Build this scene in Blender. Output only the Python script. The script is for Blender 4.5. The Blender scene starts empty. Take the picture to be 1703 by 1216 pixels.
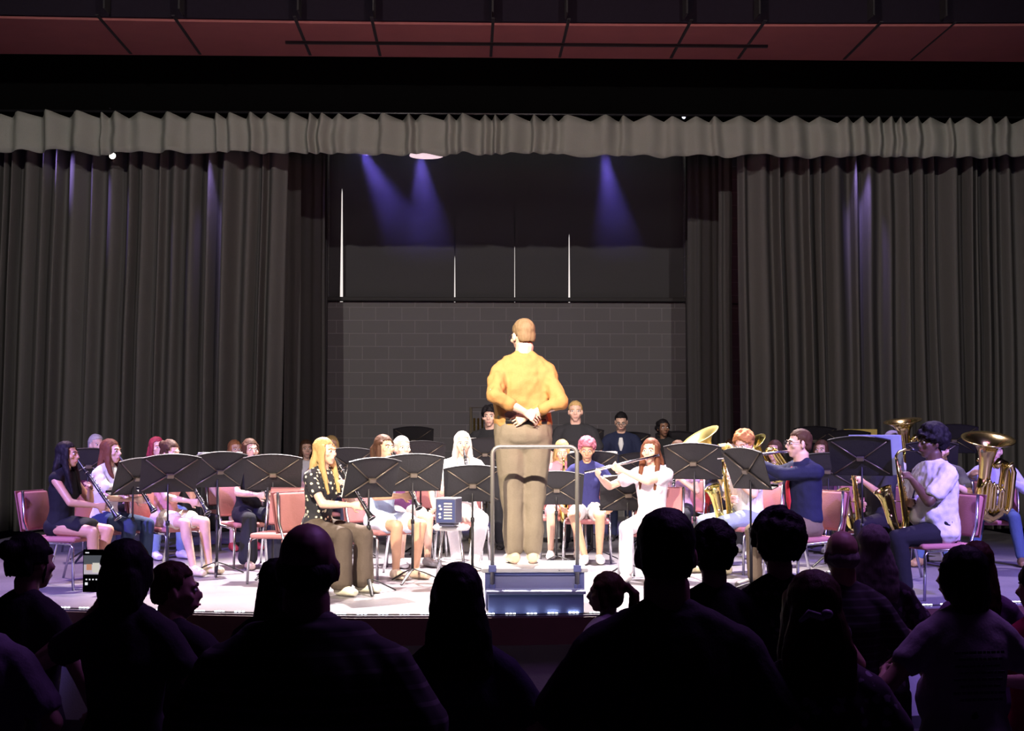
import bpy, math, random
from mathutils import Vector, Matrix, Euler, noise
random.seed(7)
sc = bpy.context.scene
COL = sc.collection
PI = math.pi
V = Vector

# ------------------------------------------------------------------ camera, world, exposure, lights
FPX = 2450.0                       # focal length in pixels of the 1703 px wide frame
YAW = math.radians(1.75)
PITCH = math.atan(117 / FPX)
CZ = 1.25                          # camera height above the stage floor (stage floor is z = 0)
cam = bpy.data.cameras.new('camera'); co = bpy.data.objects.new('camera', cam); COL.objects.link(co)
cam.sensor_width = 36; cam.lens = 36 * FPX / 1703; cam.clip_end = 200
co.location = (0, 0, CZ); co.rotation_euler = (PI / 2 + PITCH, 0, -YAW)
sc.camera = co
w = bpy.data.worlds.new('dark_hall'); sc.world = w; w.use_nodes = True
w.node_tree.nodes['Background'].inputs[0].default_value = (0.012, 0.006, 0.02, 1)
w.node_tree.nodes['Background'].inputs[1].default_value = 0.02
sc.view_settings.view_transform = 'Standard'; sc.view_settings.look = 'None'
sc.view_settings.exposure = 0.0; sc.view_settings.gamma = 1.0; sc.view_settings.use_curve_mapping = False
sc.cycles.max_bounces = 5; sc.cycles.diffuse_bounces = 3; sc.cycles.glossy_bounces = 3; sc.cycles.volume_bounces = 0
sc.cycles.use_denoising = True; sc.cycles.sample_clamp_indirect = 6

def spot(name, loc, aim, power, color, deg, blend=0.4, size=0.08):
    l = bpy.data.lights.new(name, 'SPOT'); l.energy = power; l.color = color
    l.spot_size = math.radians(deg); l.spot_blend = blend; l.shadow_soft_size = size
    o = bpy.data.objects.new(name, l); COL.objects.link(o); o.location = loc
    o.rotation_euler = (V(aim) - V(loc)).to_track_quat('-Z', 'Y').to_euler()
    return o
WARM = (1.0, 0.86, 0.66); PINK = (1.0, 0.66, 0.86); BLUE = (0.35, 0.28, 1.0); VIOLET = (0.33, 0.23, 1.0)
# front-of-house units high over the audience
FY, FZ = 1.9, 7.4
spot('house_key_spot', (-2.4, FY, FZ), (-0.1, 12.2, 0.3), 15500, WARM, 23, 0.6, 0.05)
spot('house_key_spot', (1.8, FY, FZ), (0.9, 13.8, 0.3), 7000, (1, 0.82, 0.86), 21, 0.5)
spot('house_wash_spot', (-4.6, FY, FZ), (-1.5, 19.5, 2.6), 2700, (1, 0.92, 0.86), 58, 0.35)
spot('house_wash_spot', (4.2, FY, FZ), (1.8, 19.5, 2.6), 1900, (1, 0.92, 0.88), 58, 0.35)
spot('side_violet_spot', (-6.5, 4.5, 6.8), (-4.4, 13.0, 0.2), 12500, VIOLET, 30, 0.7)
spot('side_violet_spot', (6.5, 4.5, 6.8), (4.6, 12.6, 0.2), 12500, VIOLET, 30, 0.7)
# overhead electrics above the band
spot('overhead_spot', (-4.4, 15.6, 6.9), (-3.0, 13.4, 0.0), 2800, PINK, 46, 0.5)
spot('overhead_spot', (-1.4, 15.9, 6.9), (-0.8, 13.2, 0.0), 14000, (1, 0.9, 0.88), 44, 0.5)
spot('overhead_spot', (1.8, 15.9, 6.9), (1.1, 13.2, 0.0), 12000, (1, 0.88, 0.84), 44, 0.5)
spot('overhead_spot', (4.8, 15.6, 6.9), (3.6, 13.4, 0.0), 2300, (0.72, 0.55, 1), 48, 0.5)
spot('percussion_spot', (0.6, 10.5, 6.6), (1.2, 17.9, 0.9), 1800, (1, 0.9, 0.78), 22, 0.12)
# red glow of the house under the ceiling cloud, faint magenta on the audience
spot('red_uplight', (0.8, 11.5, 3.9), (0.8, 17.4, 6.0), 105, (1, 0.15, 0.16), 110, 0.9)
spot('red_side_spot', (6.5, 9.0, 4.2), (0.1, 10.9, 1.6), 900, (1, 0.05, 0.10), 12, 0.5)
spot('front_wall_fill', (0.2, 8.4, 5.5), (0.2, 10.4, -0.3), 60, (1, 0.88, 0.92), 85, 0.8)  # unseen fill lamp added to brighten the wall below the stage edge
ar = bpy.data.lights.new('house_glow', 'AREA'); ar.energy = 190; ar.size = 3; ar.color = (0.55, 0.22, 0.95)
ao = bpy.data.objects.new('house_glow', ar); COL.objects.link(ao); ao.location = (3.4, 7.6, 7.2)
ao.rotation_euler = (math.radians(-22), math.radians(6), 0)

# ------------------------------------------------------------------ layout helpers (photo pixel -> place on the plan)
FW = V((math.sin(YAW), math.cos(YAW), 0)); RT = V((math.cos(YAW), -math.sin(YAW), 0))
def P(px, s, z=0.0):               # s = pixels per metre at that depth
    d = FPX / s
    return FW * d + RT * (d * (px - 851.5) / FPX) + V((0, 0, z))
def atY(px, Y, z=0.0):
    r = FW + RT * ((px - 851.5) / FPX)
    return r * (Y / r.y) + V((0, 0, z))
def zat(py, s): return CZ + (725 - py) / s
def HFLOOR(y): return -0.88 + 0.045 * max(0.0, 8.6 - y)

# ------------------------------------------------------------------ materials
MATS = {}
def mat(col, rough=0.6, metal=0.0, kind='plain', col2=None, scale=20.0, em=0.0, spec=0.5):
    key = (tuple(col), rough, metal, kind, tuple(col2) if col2 else None, scale, em)
    if key in MATS: return MATS[key]
    m = bpy.data.materials.new(kind); m.use_nodes = True; nt = m.node_tree; b = nt.nodes['Principled BSDF']
    b.inputs['Base Color'].default_value = (*col, 1); b.inputs['Roughness'].default_value = rough
    b.inputs['Metallic'].default_value = metal; b.inputs['Specular IOR Level'].default_value = spec
    N = nt.nodes.new; L = nt.links.new
    if em:
        b.inputs['Emission Color'].default_value = (*col, 1); b.inputs['Emission Strength'].default_value = em
    tc = N('ShaderNodeTexCoord')
    def mixcol(fac):
        mx = N('ShaderNodeMix'); mx.data_type = 'RGBA'; L(fac, mx.inputs[0])
        mx.inputs[6].default_value = (*col, 1); mx.inputs[7].default_value = (*(col2 or col), 1)
        L(mx.outputs[2], b.inputs['Base Color']); return mx
    def ramp(fac, a, c):
        r = N('ShaderNodeValToRGB'); r.color_ramp.elements[0].position = a; r.color_ramp.elements[1].position = c
        L(fac, r.inputs[0]); return r.outputs[0]
    def bump(h, st, dist=0.01):
        bp = N('ShaderNodeBump'); bp.inputs['Strength'].default_value = st; bp.inputs['Distance'].default_value = dist
        L(h, bp.inputs['Height']); L(bp.outputs[0], b.inputs['Normal'])
    if kind in ('cloth', 'hair', 'skin', 'curly'):
        n = N('ShaderNodeTexNoise'); n.inputs['Detail'].default_value = 4
        if kind == 'hair':
            mp = N('ShaderNodeMapping'); mp.inputs['Scale'].default_value = (130, 130, 12); L(tc.outputs['Object'], mp.inputs[0]); L(mp.outputs[0], n.inputs[0]); n.inputs['Scale'].default_value = 1
            bump(n.outputs[0], 0.6, 0.004)
        else:
            n.inputs['Scale'].default_value = {'cloth': 90, 'skin': 30, 'curly': 110}[kind]; L(tc.outputs['Object'], n.inputs[0])
            bump(n.outputs[0], {'cloth': 0.25, 'skin': 0.08, 'curly': 0.9}[kind], 0.006)
        mx = mixcol(n.outputs[0]); mx.inputs[7].default_value = (*[c * (0.82 if kind != 'hair' else 0.55) for c in col], 1)
    elif kind == 'flower':
        v = N('ShaderNodeTexVoronoi'); v.inputs['Scale'].default_value = scale; L(tc.outputs['Object'], v.inputs[0])
        n = N('ShaderNodeTexNoise'); n.inputs['Scale'].default_value = scale * 2.5; L(tc.outputs['Object'], n.inputs[0])
        a = N('ShaderNodeMath'); a.operation = 'MULTIPLY_ADD'; a.inputs[1].default_value = 0.5; L(n.outputs[0], a.inputs[0]); L(v.outputs[0], a.inputs[2])
        mixcol(ramp(a.outputs[0], 0.60, 0.56) if False else ramp(a.outputs[0], 0.52, 0.58)).inputs[6].default_value = (*col2, 1)
        b.inputs['Base Color'].links[0].from_node.inputs[7].default_value = (*col, 1)
    elif kind == 'stripe':
        wv = N('ShaderNodeTexWave'); wv.bands_direction = 'Z'; wv.inputs['Scale'].default_value = scale; L(tc.outputs['Object'], wv.inputs[0])
        mixcol(ramp(wv.outputs[0], 0.80, 0.9))
    elif kind == 'block':
        mp = N('ShaderNodeMapping'); mp.inputs['Rotation'].default_value = (PI / 2, 0, 0); L(tc.outputs['Object'], mp.inputs[0])
        br = N('ShaderNodeTexBrick'); L(mp.outputs[0], br.inputs[0]); br.inputs['Scale'].default_value = 1.0
        br.inputs['Brick Width'].default_value = 0.406; br.inputs['Row Height'].default_value = 0.203; br.inputs['Mortar Size'].default_value = 0.006
        br.inputs['Mortar Smooth'].default_value = 0.3; br.inputs['Bias'].default_value = 0
        br.inputs['Color1'].default_value = (*col, 1); br.inputs['Color2'].default_value = (*[c * 0.9 for c in col], 1); br.inputs['Mortar'].default_value = (*col2, 1)
        L(br.outputs[0], b.inputs['Base Color']); inv = N('ShaderNodeMath'); inv.operation = 'SUBTRACT'; inv.inputs[0].default_value = 1; L(br.outputs[1], inv.inputs[1]); bump(inv.outputs[0], 0.5, 0.01)
    elif kind == 'floor':
        n = N('ShaderNodeTexNoise'); n.inputs['Scale'].default_value = 1.3; n.inputs['Detail'].default_value = 8; L(tc.outputs['Object'], n.inputs[0])
        mixcol(ramp(n.outputs[0], 0.35, 0.7))
        n2 = N('ShaderNodeTexNoise'); n2.inputs['Scale'].default_value = 40; L(tc.outputs['Object'], n2.inputs[0])
        mr = N('ShaderNodeMapRange'); mr.inputs[3].default_value = rough - 0.1; mr.inputs[4].default_value = rough + 0.12; L(n2.outputs[0], mr.inputs[0]); L(mr.outputs[0], b.inputs['Roughness'])
    elif kind == 'grain':
        n = N('ShaderNodeTexNoise'); n.inputs['Scale'].default_value = scale; n.inputs['Detail'].default_value = 6; L(tc.outputs['Object'], n.inputs[0])
        mixcol(n.outputs[0]); bump(n.outputs[0], 0.3, 0.005)
    MATS[key] = m
    return m
def cloth(c): return mat(c, 0.85, 0, 'cloth', spec=0.15)
BRASS = mat((0.78, 0.66, 0.20), 0.18, 1.0); SILVER = mat((0.82, 0.82, 0.85), 0.18, 1.0)
CHROME = mat((0.55, 0.55, 0.58), 0.25, 1.0); BLACKP = mat((0.012, 0.012, 0.014), 0.3)
STANDM = mat((0.011, 0.010, 0.012), 0.5, 0.0, 'grain', (0.016, 0.015, 0.017), 60, spec=0.35)
PAPER = mat((0.85, 0.84, 0.80), 0.8)

# ------------------------------------------------------------------ mesh builder
class MB:
    def __init__(s, T=None): s.v = []; s.f = []; s.mi = []; s.T = T or Matrix.Identity(4); s.m = 0
    def add(s, vs, fs):
        b = len(s.v); s.v += [s.T @ V(p) for p in vs]; s.f += [tuple(i + b for i in f) for f in fs]; s.mi += [s.m] * len(fs)
    def box(s, c, d, R=None, taper=1.0):
        vs = []
        for z in (-1, 1):
            t = taper if z > 0 else 1
            for x, y in ((-1, -1), (1, -1), (1, 1), (-1, 1)):
                p = V((x * d[0] / 2 * t, y * d[1] / 2 * t, z * d[2] / 2)); p = R @ p if R else p
                vs.append(V(c) + p)
        s.add(vs, [(3, 2, 1, 0), (4, 5, 6, 7), (0, 1, 5, 4), (1, 2, 6, 5), (2, 3, 7, 6), (3, 0, 4, 7)])
    def loft(s, pts, n=10, side=None, closed=False, round_=True):
        """pts: (centre, ru, rv); ru runs along `side`, rv across it."""
        pts = [(V(c), a, b) for c, a, b in pts]
        k = len(pts); vs = []; fs = []
        prev = V(side) if side is not None else None
        if prev is None:
            t0 = (pts[1][0] - pts[0][0]).normalized(); prev = t0.orthogonal()
        rings = []
        for i in range(k):
            if closed: t = pts[(i + 1) % k][0] - pts[i - 1][0]
            else: t = pts[min(i + 1, k - 1)][0] - pts[max(i - 1, 0)][0]
            if t.length < 1e-9: t = V((0, 0, 1))
            t.normalize(); u = (prev - t * prev.dot(t))
            if u.length < 1e-4: u = t.orthogonal()
            u.normalize(); v = t.cross(u)
            if side is None: prev = u
            rings.append((pts[i][0], u, v, pts[i][1], pts[i][2], t))
        if round_ and not closed:
            c, u, v, a, b, t = rings[0]; m = min(a, b)
            rings.insert(0, (c - t * m * 0.5, u, v, a * 0.75, b * 0.75, t)); 
            c, u, v, a, b, t = rings[-1]; m = min(a, b)
            rings.append((c + t * m * 0.5, u, v, a * 0.75, b * 0.75, t))
        for c, u, v, a, b, t in rings:
            for j in range(n):
                an = 2 * PI * j / n; vs.append(c + u * (a * math.cos(an)) + v * (b * math.sin(an)))
        K = len(rings)
        for i in range(K if closed else K - 1):
            for j in range(n):
                a = i * n + j; b = i * n + (j + 1) % n; c = ((i + 1) % K) * n + (j + 1) % n; d = ((i + 1) % K) * n + j
                fs.append((a, b, c, d))
        if not closed:
            fs.append(tuple(reversed(range(n)))); fs.append(tuple(range((K - 1) * n, K * n)))
        s.add(vs, fs)
    def tube(s, pts, r, n=8, closed=False):
        rr = r if isinstance(r, (list, tuple)) else [r] * len(pts)
        s.loft([(p, a, a) for p, a in zip(pts, rr)], n=n, closed=closed, round_=False)
    def ell(s, c, r, R=None, n=12, m=8):
        vs = []; fs = []
        for i in range(1, m):
            th = PI * i / m
            for j in range(n):
                ph = 2 * PI * j / n
                p = V((r[0] * math.sin(th) * math.cos(ph), r[1] * math.sin(th) * math.sin(ph), r[2] * math.cos(th)))
                vs.append(V(c) + (R @ p if R else p))
        top = len(vs)
        for z in (1, -1):
            p = V((0, 0, r[2] * z)); vs.append(V(c) + (R @ p if R else p))
        for i in range(m - 2):
            for j in range(n):
                fs.append((i * n + j, (i + 1) * n + j, (i + 1) * n + (j + 1) % n, i * n + (j + 1) % n))
        for j in range(n):
            fs.append((top, j, (j + 1) % n)); fs.append((top + 1, (m - 2) * n + (j + 1) % n, (m - 2) * n + j))
        s.add(vs, fs)
    def lathe(s, prof, n=24, c=(0, 0, 0), R=None):
        """prof: (radius, z) open profile, turned about Z"""
        vs = []; fs = []; c = V(c)
        for r, z in prof:
            for j in range(n):
                a = 2 * PI * j / n; p = V((r * math.cos(a), r * math.sin(a), z)); vs.append(c + (R @ p if R else p))
        for i in range(len(prof) - 1):
            for j in range(n):
                fs.append((i * n + j, i * n + (j + 1) % n, (i + 1) * n + (j + 1) % n, (i + 1) * n + j))
        s.add(vs, fs)
    def mesh(s, name='m'):
        me = bpy.data.meshes.new(name); me.from_pydata(s.v, [], s.f); me.update(); return me

def link(name, me, mats, parent=None, smooth=True, mi=None, mw=None):
    o = bpy.data.objects.new(name, me); COL.objects.link(o)
    for m in (mats if isinstance(mats, (list, tuple)) else [mats]): me.materials.append(m)
    if mi: me.polygons.foreach_set('material_index', mi)
    me.polygons.foreach_set('use_smooth', [smooth] * len(me.polygons))
    if parent: o.parent = parent
    if mw is not None: o.matrix_world = mw
    return o
def obj(name, mb, mats, parent=None, smooth=False, bevel=0.0, label=None):
    o = link(name, mb.mesh(name), mats, parent, smooth, mb.mi if isinstance(mats, (list, tuple)) else None)
    if bevel:
        b = o.modifiers.new('b', 'BEVEL'); b.width = bevel; b.segments = 2; b.limit_method = 'ANGLE'
    if label: o['label'] = label
    return o
def bake(mb, voxel, smooth, disp=None):
    me = mb.mesh('tmp'); o = bpy.data.objects.new('tmp', me); COL.objects.link(o)
    r = o.modifiers.new('r', 'REMESH'); r.mode = 'VOXEL'; r.voxel_size = voxel
    if smooth:
        sm = o.modifiers.new('s', 'SMOOTH'); sm.factor = 0.5; sm.iterations = smooth
    dg = bpy.context.evaluated_depsgraph_get()
    out = bpy.data.meshes.new_from_object(o.evaluated_get(dg)); bpy.data.objects.remove(o); bpy.data.meshes.remove(me)
    if disp:
        amp, sca, off = disp
        ns = [v.normal.copy() for v in out.vertices]
        for v, n in zip(out.vertices, ns):
            p = v.co
            d = noise.noise(V((p.x * sca + off, p.y * sca, p.z * sca * 0.55))) + 0.5 * noise.noise(V((p.x * sca * 2.3, p.y * sca * 2.3 + off, p.z * sca * 2)))
            v.co = p + n * (amp * d)
        out.update()
    return out
def thing(name, label, cat, loc=(0, 0, 0), rz=0.0, group=None, mw=None):
    o = bpy.data.objects.new(name, None); COL.objects.link(o); o.empty_display_size = 0.1
    if mw is not None: o.matrix_world = mw
    else: o.location = loc; o.rotation_euler = (0, 0, rz)
    tag(o, label, cat, group); return o
def tag(o, label, cat, group=None, kind=None):
    o['label'] = label; o['category'] = cat
    if group: o['group'] = group
    if kind: o['kind'] = kind
    return o
def struct(name, mb, m, bevel=0, smooth=False):
    o = obj(name, mb, m, None, smooth, bevel); o['kind'] = 'structure'; return o
def copy_tree(o, parent=None):
    c = o.copy(); COL.objects.link(c); c.parent = parent
    for ch in list(o.children): copy_tree(ch, c)
    return c
# ------------------------------------------------------------------ the setting
EDGE = [(-420, 212), (-100, 224), (100, 229), (351, 234), (590, 238), (870, 237.5), (1150, 234), (1420, 229), (1678, 222), (1950, 214), (2200, 206)]
edge = [P(a, s) for a, s in EDGE]
def prism(mb, front, back, z0, z1):       # strip between two polylines in plan
    n = len(front); vs = []
    for a, b in zip(front, back):
        vs += [(a.x, a.y, z0), (b.x, b.y, z0), (b.x, b.y, z1), (a.x, a.y, z1)]
    fs = [(0, 1, 2, 3), (4 * n - 1, 4 * n - 2, 4 * n - 3, 4 * n - 4)]
    for i in range(n - 1):
        a = 4 * i; b = a + 4
        fs += [(a, b, b + 1, a + 1), (a + 1, b + 1, b + 2, a + 2), (a + 2, b + 2, b + 3, a + 3), (a + 3, b + 3, b, a)]
    mb.add(vs, fs)
m = MB(); prism(m, edge, [V((p.x, 24, 0)) for p in edge], -0.1, 0.0)
struct('floor_stage', m, mat((0.21, 0.195, 0.21), 0.36, 0, 'floor', (0.13, 0.12, 0.135)))
m = MB(); prism(m, [p + V((0, -0.03, 0)) for p in edge], [p + V((0, 0.05, 0)) for p in edge], -0.2, -0.012)
struct('trim_1', m, mat((0.075, 0.03, 0.03), 0.45, 0, 'grain', (0.11, 0.045, 0.04), 12))
m = MB(); prism(m, [p + V((0, 0.04, 0)) for p in edge], [p + V((0, 0.2, 0)) for p in edge], -0.9, -0.15)
struct('wall_front', m, mat((0.40, 0.36, 0.38), 0.7, 0, 'grain', (0.34, 0.31, 0.33), 90))
m = MB(); prism(m, [p + V((0, 0.02, 0)) for p in edge], [p + V((0, 0.06, 0)) for p in edge], -0.9, -0.79)
struct('baseboard_front', m, mat((0.04, 0.035, 0.04), 0.5))
m = MB()
ys = [-1.5, 8.6, 11.2]
m.add([(x, y, z) for y in ys for x in (-11, 11) for z in (HFLOOR(y),)], [(0, 1, 3, 2), (2, 3, 5, 4)])
struct('floor', m, mat((0.05, 0.04, 0.05), 0.8, 0, 'grain', (0.03, 0.025, 0.03), 120))
# back wall of painted block, upper recess with windows behind black blinds
YB = 22.9
m = MB(); m.box((0, YB + 0.15, 1.66), (19, 0.3, 3.34)); 
xl = atY(545, YB).x; xr = atY(1140, YB).x
m.box((-9.5 / 2 + xl / 2, YB + 0.15, 5.6), (9.5 + xl, 0.3, 4.6)); m.box((9.5 / 2 + xr / 2, YB + 0.15, 5.6), (9.5 - xr, 0.3, 4.6))
m.box(((xl + xr) / 2, YB + 0.15, 7.2), (xr - xl, 0.3, 1.6))
struct('wall_back', m, mat((0.17, 0.16, 0.16), 0.6, 0, 'block', (0.30, 0.285, 0.28)))
m = MB(); m.box(((xl + xr) / 2, YB - 0.04, 3.37), (xr - xl + 0.3, 0.16, 0.06)); struct('trim_2', m, mat((0.04, 0.038, 0.036), 0.7), 0.01)
m = MB(); m.box(((xl + xr) / 2, YB + 0.34, 4.9), (xr - xl, 0.04, 3.1))
struct('window_1', m, mat((1.0, 0.93, 0.88), 0.5, 0, em=0.9))
# blinds: edges (bottom px, top px) leave wedge shaped gaps of daylight
gaps = [(567, 5, 320), (756, 2.2, 425), (856, 1.2, 395), (947, 3.0, 385), (1138.5, 3.0, 450)]
zb, zt = 3.335, 5.75
pxs = [544.6] + [g[0] for g in gaps] + [1140.6]
BL = mat((0.075, 0.072, 0.075), 0.75, 0, 'grain', (0.06, 0.058, 0.06), 50)
names = ['narrow black window blind at far left of the high windows', 'black window blind right of the long bright slit of daylight',
         'black window blind second from the centre left, beside a faint slit', 'black window blind above the conductor, left of the centre right slit',
         'wide black window blind at the right of the high windows', 'thin black strip of blind at right end of the high windows']
YBL = YB + 0.18
for i in range(6):
    a, b = pxs[i], pxs[i + 1]
    wa = gaps[i - 1][1] / 2 if i > 0 else 0; wb = gaps[i][1] / 2 if i < 5 else 0
    m = MB(); n = 14; vs = []
    def gapw(g, z):
        zt_ = zat(g[2], FPX / YBL); t = max(0.0, (zt_ - z) / (zt_ - zb)); return g[1] / 2 * (0.35 + 0.65 * t) if z < zt_ else -0.9
    for k in range(n + 1):
        z = zb + (zt - zb) * k / n
        x0 = atY(a + (gapw(gaps[i - 1], z) if i > 0 else 0), YBL).x; x1 = atY(b - (gapw(gaps[i], z) if i < 5 else 0), YBL).x
        for y in (YBL, YBL + 0.006): vs += [(x0, y, z), (x1, y, z)]
    fs = []
    for k in range(n):
        q = 4 * k; fs += [(q, q + 1, q + 5, q + 4), (q + 2, q + 6, q + 7, q + 3), (q, q + 4, q + 6, q + 2), (q + 1, q + 3, q + 7, q + 5)]
    m.add(vs, fs)
    o = obj('window_blind', m, BL); tag(o, names[i], 'blind', 'black blinds over the high windows')
    b_ = MB(); b_.box((( atY(a + 3, YBL).x + atY(b - 3, YBL).x) / 2, YBL - 0.012, zb + 0.015), (max(0.01, atY(b - 3, YBL).x - atY(a + 3, YBL).x), 0.02, 0.03)); obj('bottom_bar', b_, BL, o)
for nm, px in (('trim_3', 541), ('trim_4', 1144)):
    x = atY(px, YB - 0.2).x; m = MB(); m.tube([(x, YB - 0.2, 0), (x, YB - 0.2, 6.5)], 0.03, 10); struct(nm, m, mat((0.05, 0.047, 0.045), 0.6), smooth=True)
m = MB(); m.box((0, 3.0, 6.04), (18.9, 0.06, 0.92)); m.box((0, 2.2, 5.6), (18.9, 1.6, 0.06)); struct('front_light_blocker', m, BLACKP)   # unseen panel and deck added to keep the front lights off the stage front
# side walls, ceiling, header with red ceiling cloud
m = MB(); m.box((-9.6, 11, 3.8), (0.2, 26, 9.4)); struct('wall_left', m, mat((0.03, 0.028, 0.03), 0.8))
m = MB(); m.box((9.6, 11, 3.8), (0.2, 26, 9.4)); struct('wall_right', m, mat((0.03, 0.028, 0.03), 0.8))
m = MB(); m.box((0, 11, 8.9), (19.2, 26, 0.2)); struct('ceiling', m, mat((0.02, 0.018, 0.02), 0.9))
def arc(Y, bow, n=18): return [V((-8.8 + 17.6 * i / n, Y + bow * (1 - (1 - 2 * i / n) ** 2), 0)) for i in range(n + 1)]
m = MB(); prism(m, arc(16.55, 0.3), arc(18.32, 0.0), 6.0, 6.06)
struct('trim_5', m, mat((0.30, 0.085, 0.08), 0.8, 0, 'grain', (0.22, 0.065, 0.065), 3))
m = MB(); prism(m, arc(16.50, 0.3), arc(16.6, 0.3), 6.03, 8.8); struct('wall_header', m, mat((0.014, 0.010, 0.018), 0.9, 0, 'grain', (0.010, 0.007, 0.012), 20, spec=0.1))
m = MB(); prism(m, arc(18.28, 0), arc(18.36, 0), 6.01, 8.8); struct('wall_header_back', m, mat((0.002, 0.002, 0.002), 0.98, spec=0.0))
SEAM = mat((0.012, 0.010, 0.012), 0.8)
m = MB()
for px in (165, 291, 491, 618, 819, 944, 1146, 1268, 1460, 1582):
    a = atY(px, 16.9); 
    m.box((a.x, 17.4, 5.998), (0.035 if px not in (1582,) else 0.02, 1.7, 0.012)); m.box((a.x * 16.5 / 16.9, 16.62, 7.4), (0.02, 0.3, 2.7))
struct('trim_6', m, SEAM)
m = MB(); xa = atY(470, 17.6).x; xb = atY(1282, 17.6).x; m.box(((xa + xb) / 2, 17.62, 5.985), (xb - xa, 0.05, 0.03)); o = obj('soffit_slot_strip', m, SEAM)  # dark bar stands for the shaded slot in the soffit
tag(o, 'long thin dark strip in place of the slot in the red ceiling panels', 'slot strip')

# drapes
def drape(name, x0, x1, Y, z0, z1, pleats, amp, seed, m_, label, cat='curtain', shear=0.0, topwave=0.0, hem=0.0, group=None, per=12, rows=14, skew=(0.2, 0.6)):
    rnd = random.Random(seed); ws = [rnd.uniform(0.5, 1.7) for _ in range(pleats)]; tot = sum(ws)
    xs = []; ysf = []; tz = []
    for i, wd in enumerate(ws):
        s0 = sum(ws[:i]); a = amp * rnd.uniform(0.55, 1.2); sk = rnd.uniform(*skew)
        for k in range(per):
            t = k / per; xs.append(x0 + (x1 - x0) * (s0 + wd * t) / tot)
            f = (t / sk) if t < sk else (1 - (t - sk) / (1 - sk))
            ysf.append((a * (0.5 - 0.5 * math.cos(PI * f)), rnd.random() * 0.0)); tz.append(f)
    xs.append(x1); ysf.append((0, 0)); tz.append(0)
    n = len(xs); vs = []; off = rnd.random() * 50
    for r in range(rows + 1):
        u = r / rows; z = z1 + (z0 - z1) * u
        for i in range(n):
            am = ysf[i][0] * (0.75 + 0.35 * noise.noise(V((xs[i] * 1.7, u * 1.3, off)))) + 0.05 * amp * 4 * noise.noise(V((xs[i] * 2.5, u * 2.2, off + 9)))
            dz = 0
            if r == 0: dz = topwave * (tz[i] - 0.5)
            if r == rows: dz = hem * noise.noise(V((xs[i] * 3.1, 0, off)))
            vs.append((xs[i] + shear * u + 0.03 * noise.noise(V((xs[i] * 1.1, u * 2, off + 3))), Y - am, z + dz))
    fs = [(r * n + i, r * n + i + 1, (r + 1) * n + i + 1, (r + 1) * n + i) for r in range(rows) for i in range(n - 1)]
    mb = MB(); mb.add(vs, fs); o = obj(name, mb, m_, None, True); tag(o, label, cat, group)
    so = o.modifiers.new('thick', 'SOLIDIFY'); so.thickness = 0.008; so.offset = 1
    return o
DR = mat((0.125, 0.118, 0.112), 0.9, 0, 'cloth', spec=0.1); DRV = mat((0.27, 0.275, 0.24), 0.9, 0, 'cloth', spec=0.1)
DRD = mat((0.10, 0.095, 0.092), 0.9, 0, 'cloth', spec=0.1); DRK = mat((0.003, 0.003, 0.003), 0.98, spec=0.0)
YC = 19.5
drape('stage_curtain', atY(-120, YC).x, atY(477, YC).x, YC, 0.02, 5.3, 23, 0.36, 3, DR, 'tall pleated charcoal stage curtain drawn to the left', shear=-0.09)
drape('stage_curtain', atY(1227, YC).x, atY(1830, YC).x, YC, 0.02, 5.3, 24, 0.36, 8, DR, 'tall pleated charcoal stage curtain drawn to the right', shear=0.03)
YV = 18.85
drape('valance', atY(-120, YV).x, atY(1830, YV).x, YV, 4.87, 5.35, 56, 0.17, 5, DRV, 'long pleated grey valance hung across the top of stage', 'valance', topwave=0.07, hem=0.05, skew=(0.2, 0.5), rows=6)
drape('leg_drape', atY(470, 20.3).x, atY(498, 20.3).x, 20.3, 0.02, 5.6, 2, 0.05, 1, DRD, 'narrow black leg drape beside left curtain', 'curtain', rows=5)
drape('leg_drape', atY(496, 21.6).x, atY(539, 21.6).x, 21.6, 0.02, 5.9, 3, 0.04, 2, DRD, 'black leg drape left of the block wall', 'curtain', rows=5)
drape('leg_drape', atY(1196, 20.3).x, atY(1219, 20.3).x, 20.3, 0.02, 5.6, 2, 0.05, 3, DRD, 'narrow black leg drape beside right curtain', 'curtain', rows=5)
drape('leg_drape', atY(1146, 21.6).x, atY(1200, 21.6).x, 21.6, 0.02, 5.9, 4, 0.04, 4, DRD, 'black leg drape right of the block wall', 'curtain', rows=5)
m = MB(); m.box((0, 18.98, 6.3), (18.6, 0.02, 2.3)); m.box((0, 18.98, 5.2), (18.6, 0.02, 0.5))
o = obj('border_drape', m, DRK); tag(o, 'flat black border drape behind the top of grey valance', 'curtain')
m = MB(); m.tube([(-9, 18.93, 5.42), (9, 18.93, 5.42)], 0.02, 8); o = obj('valance_pipe', m, BLACKP, None, True); tag(o, 'thin black pipe carrying the grey valance', 'pipe')

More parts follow.
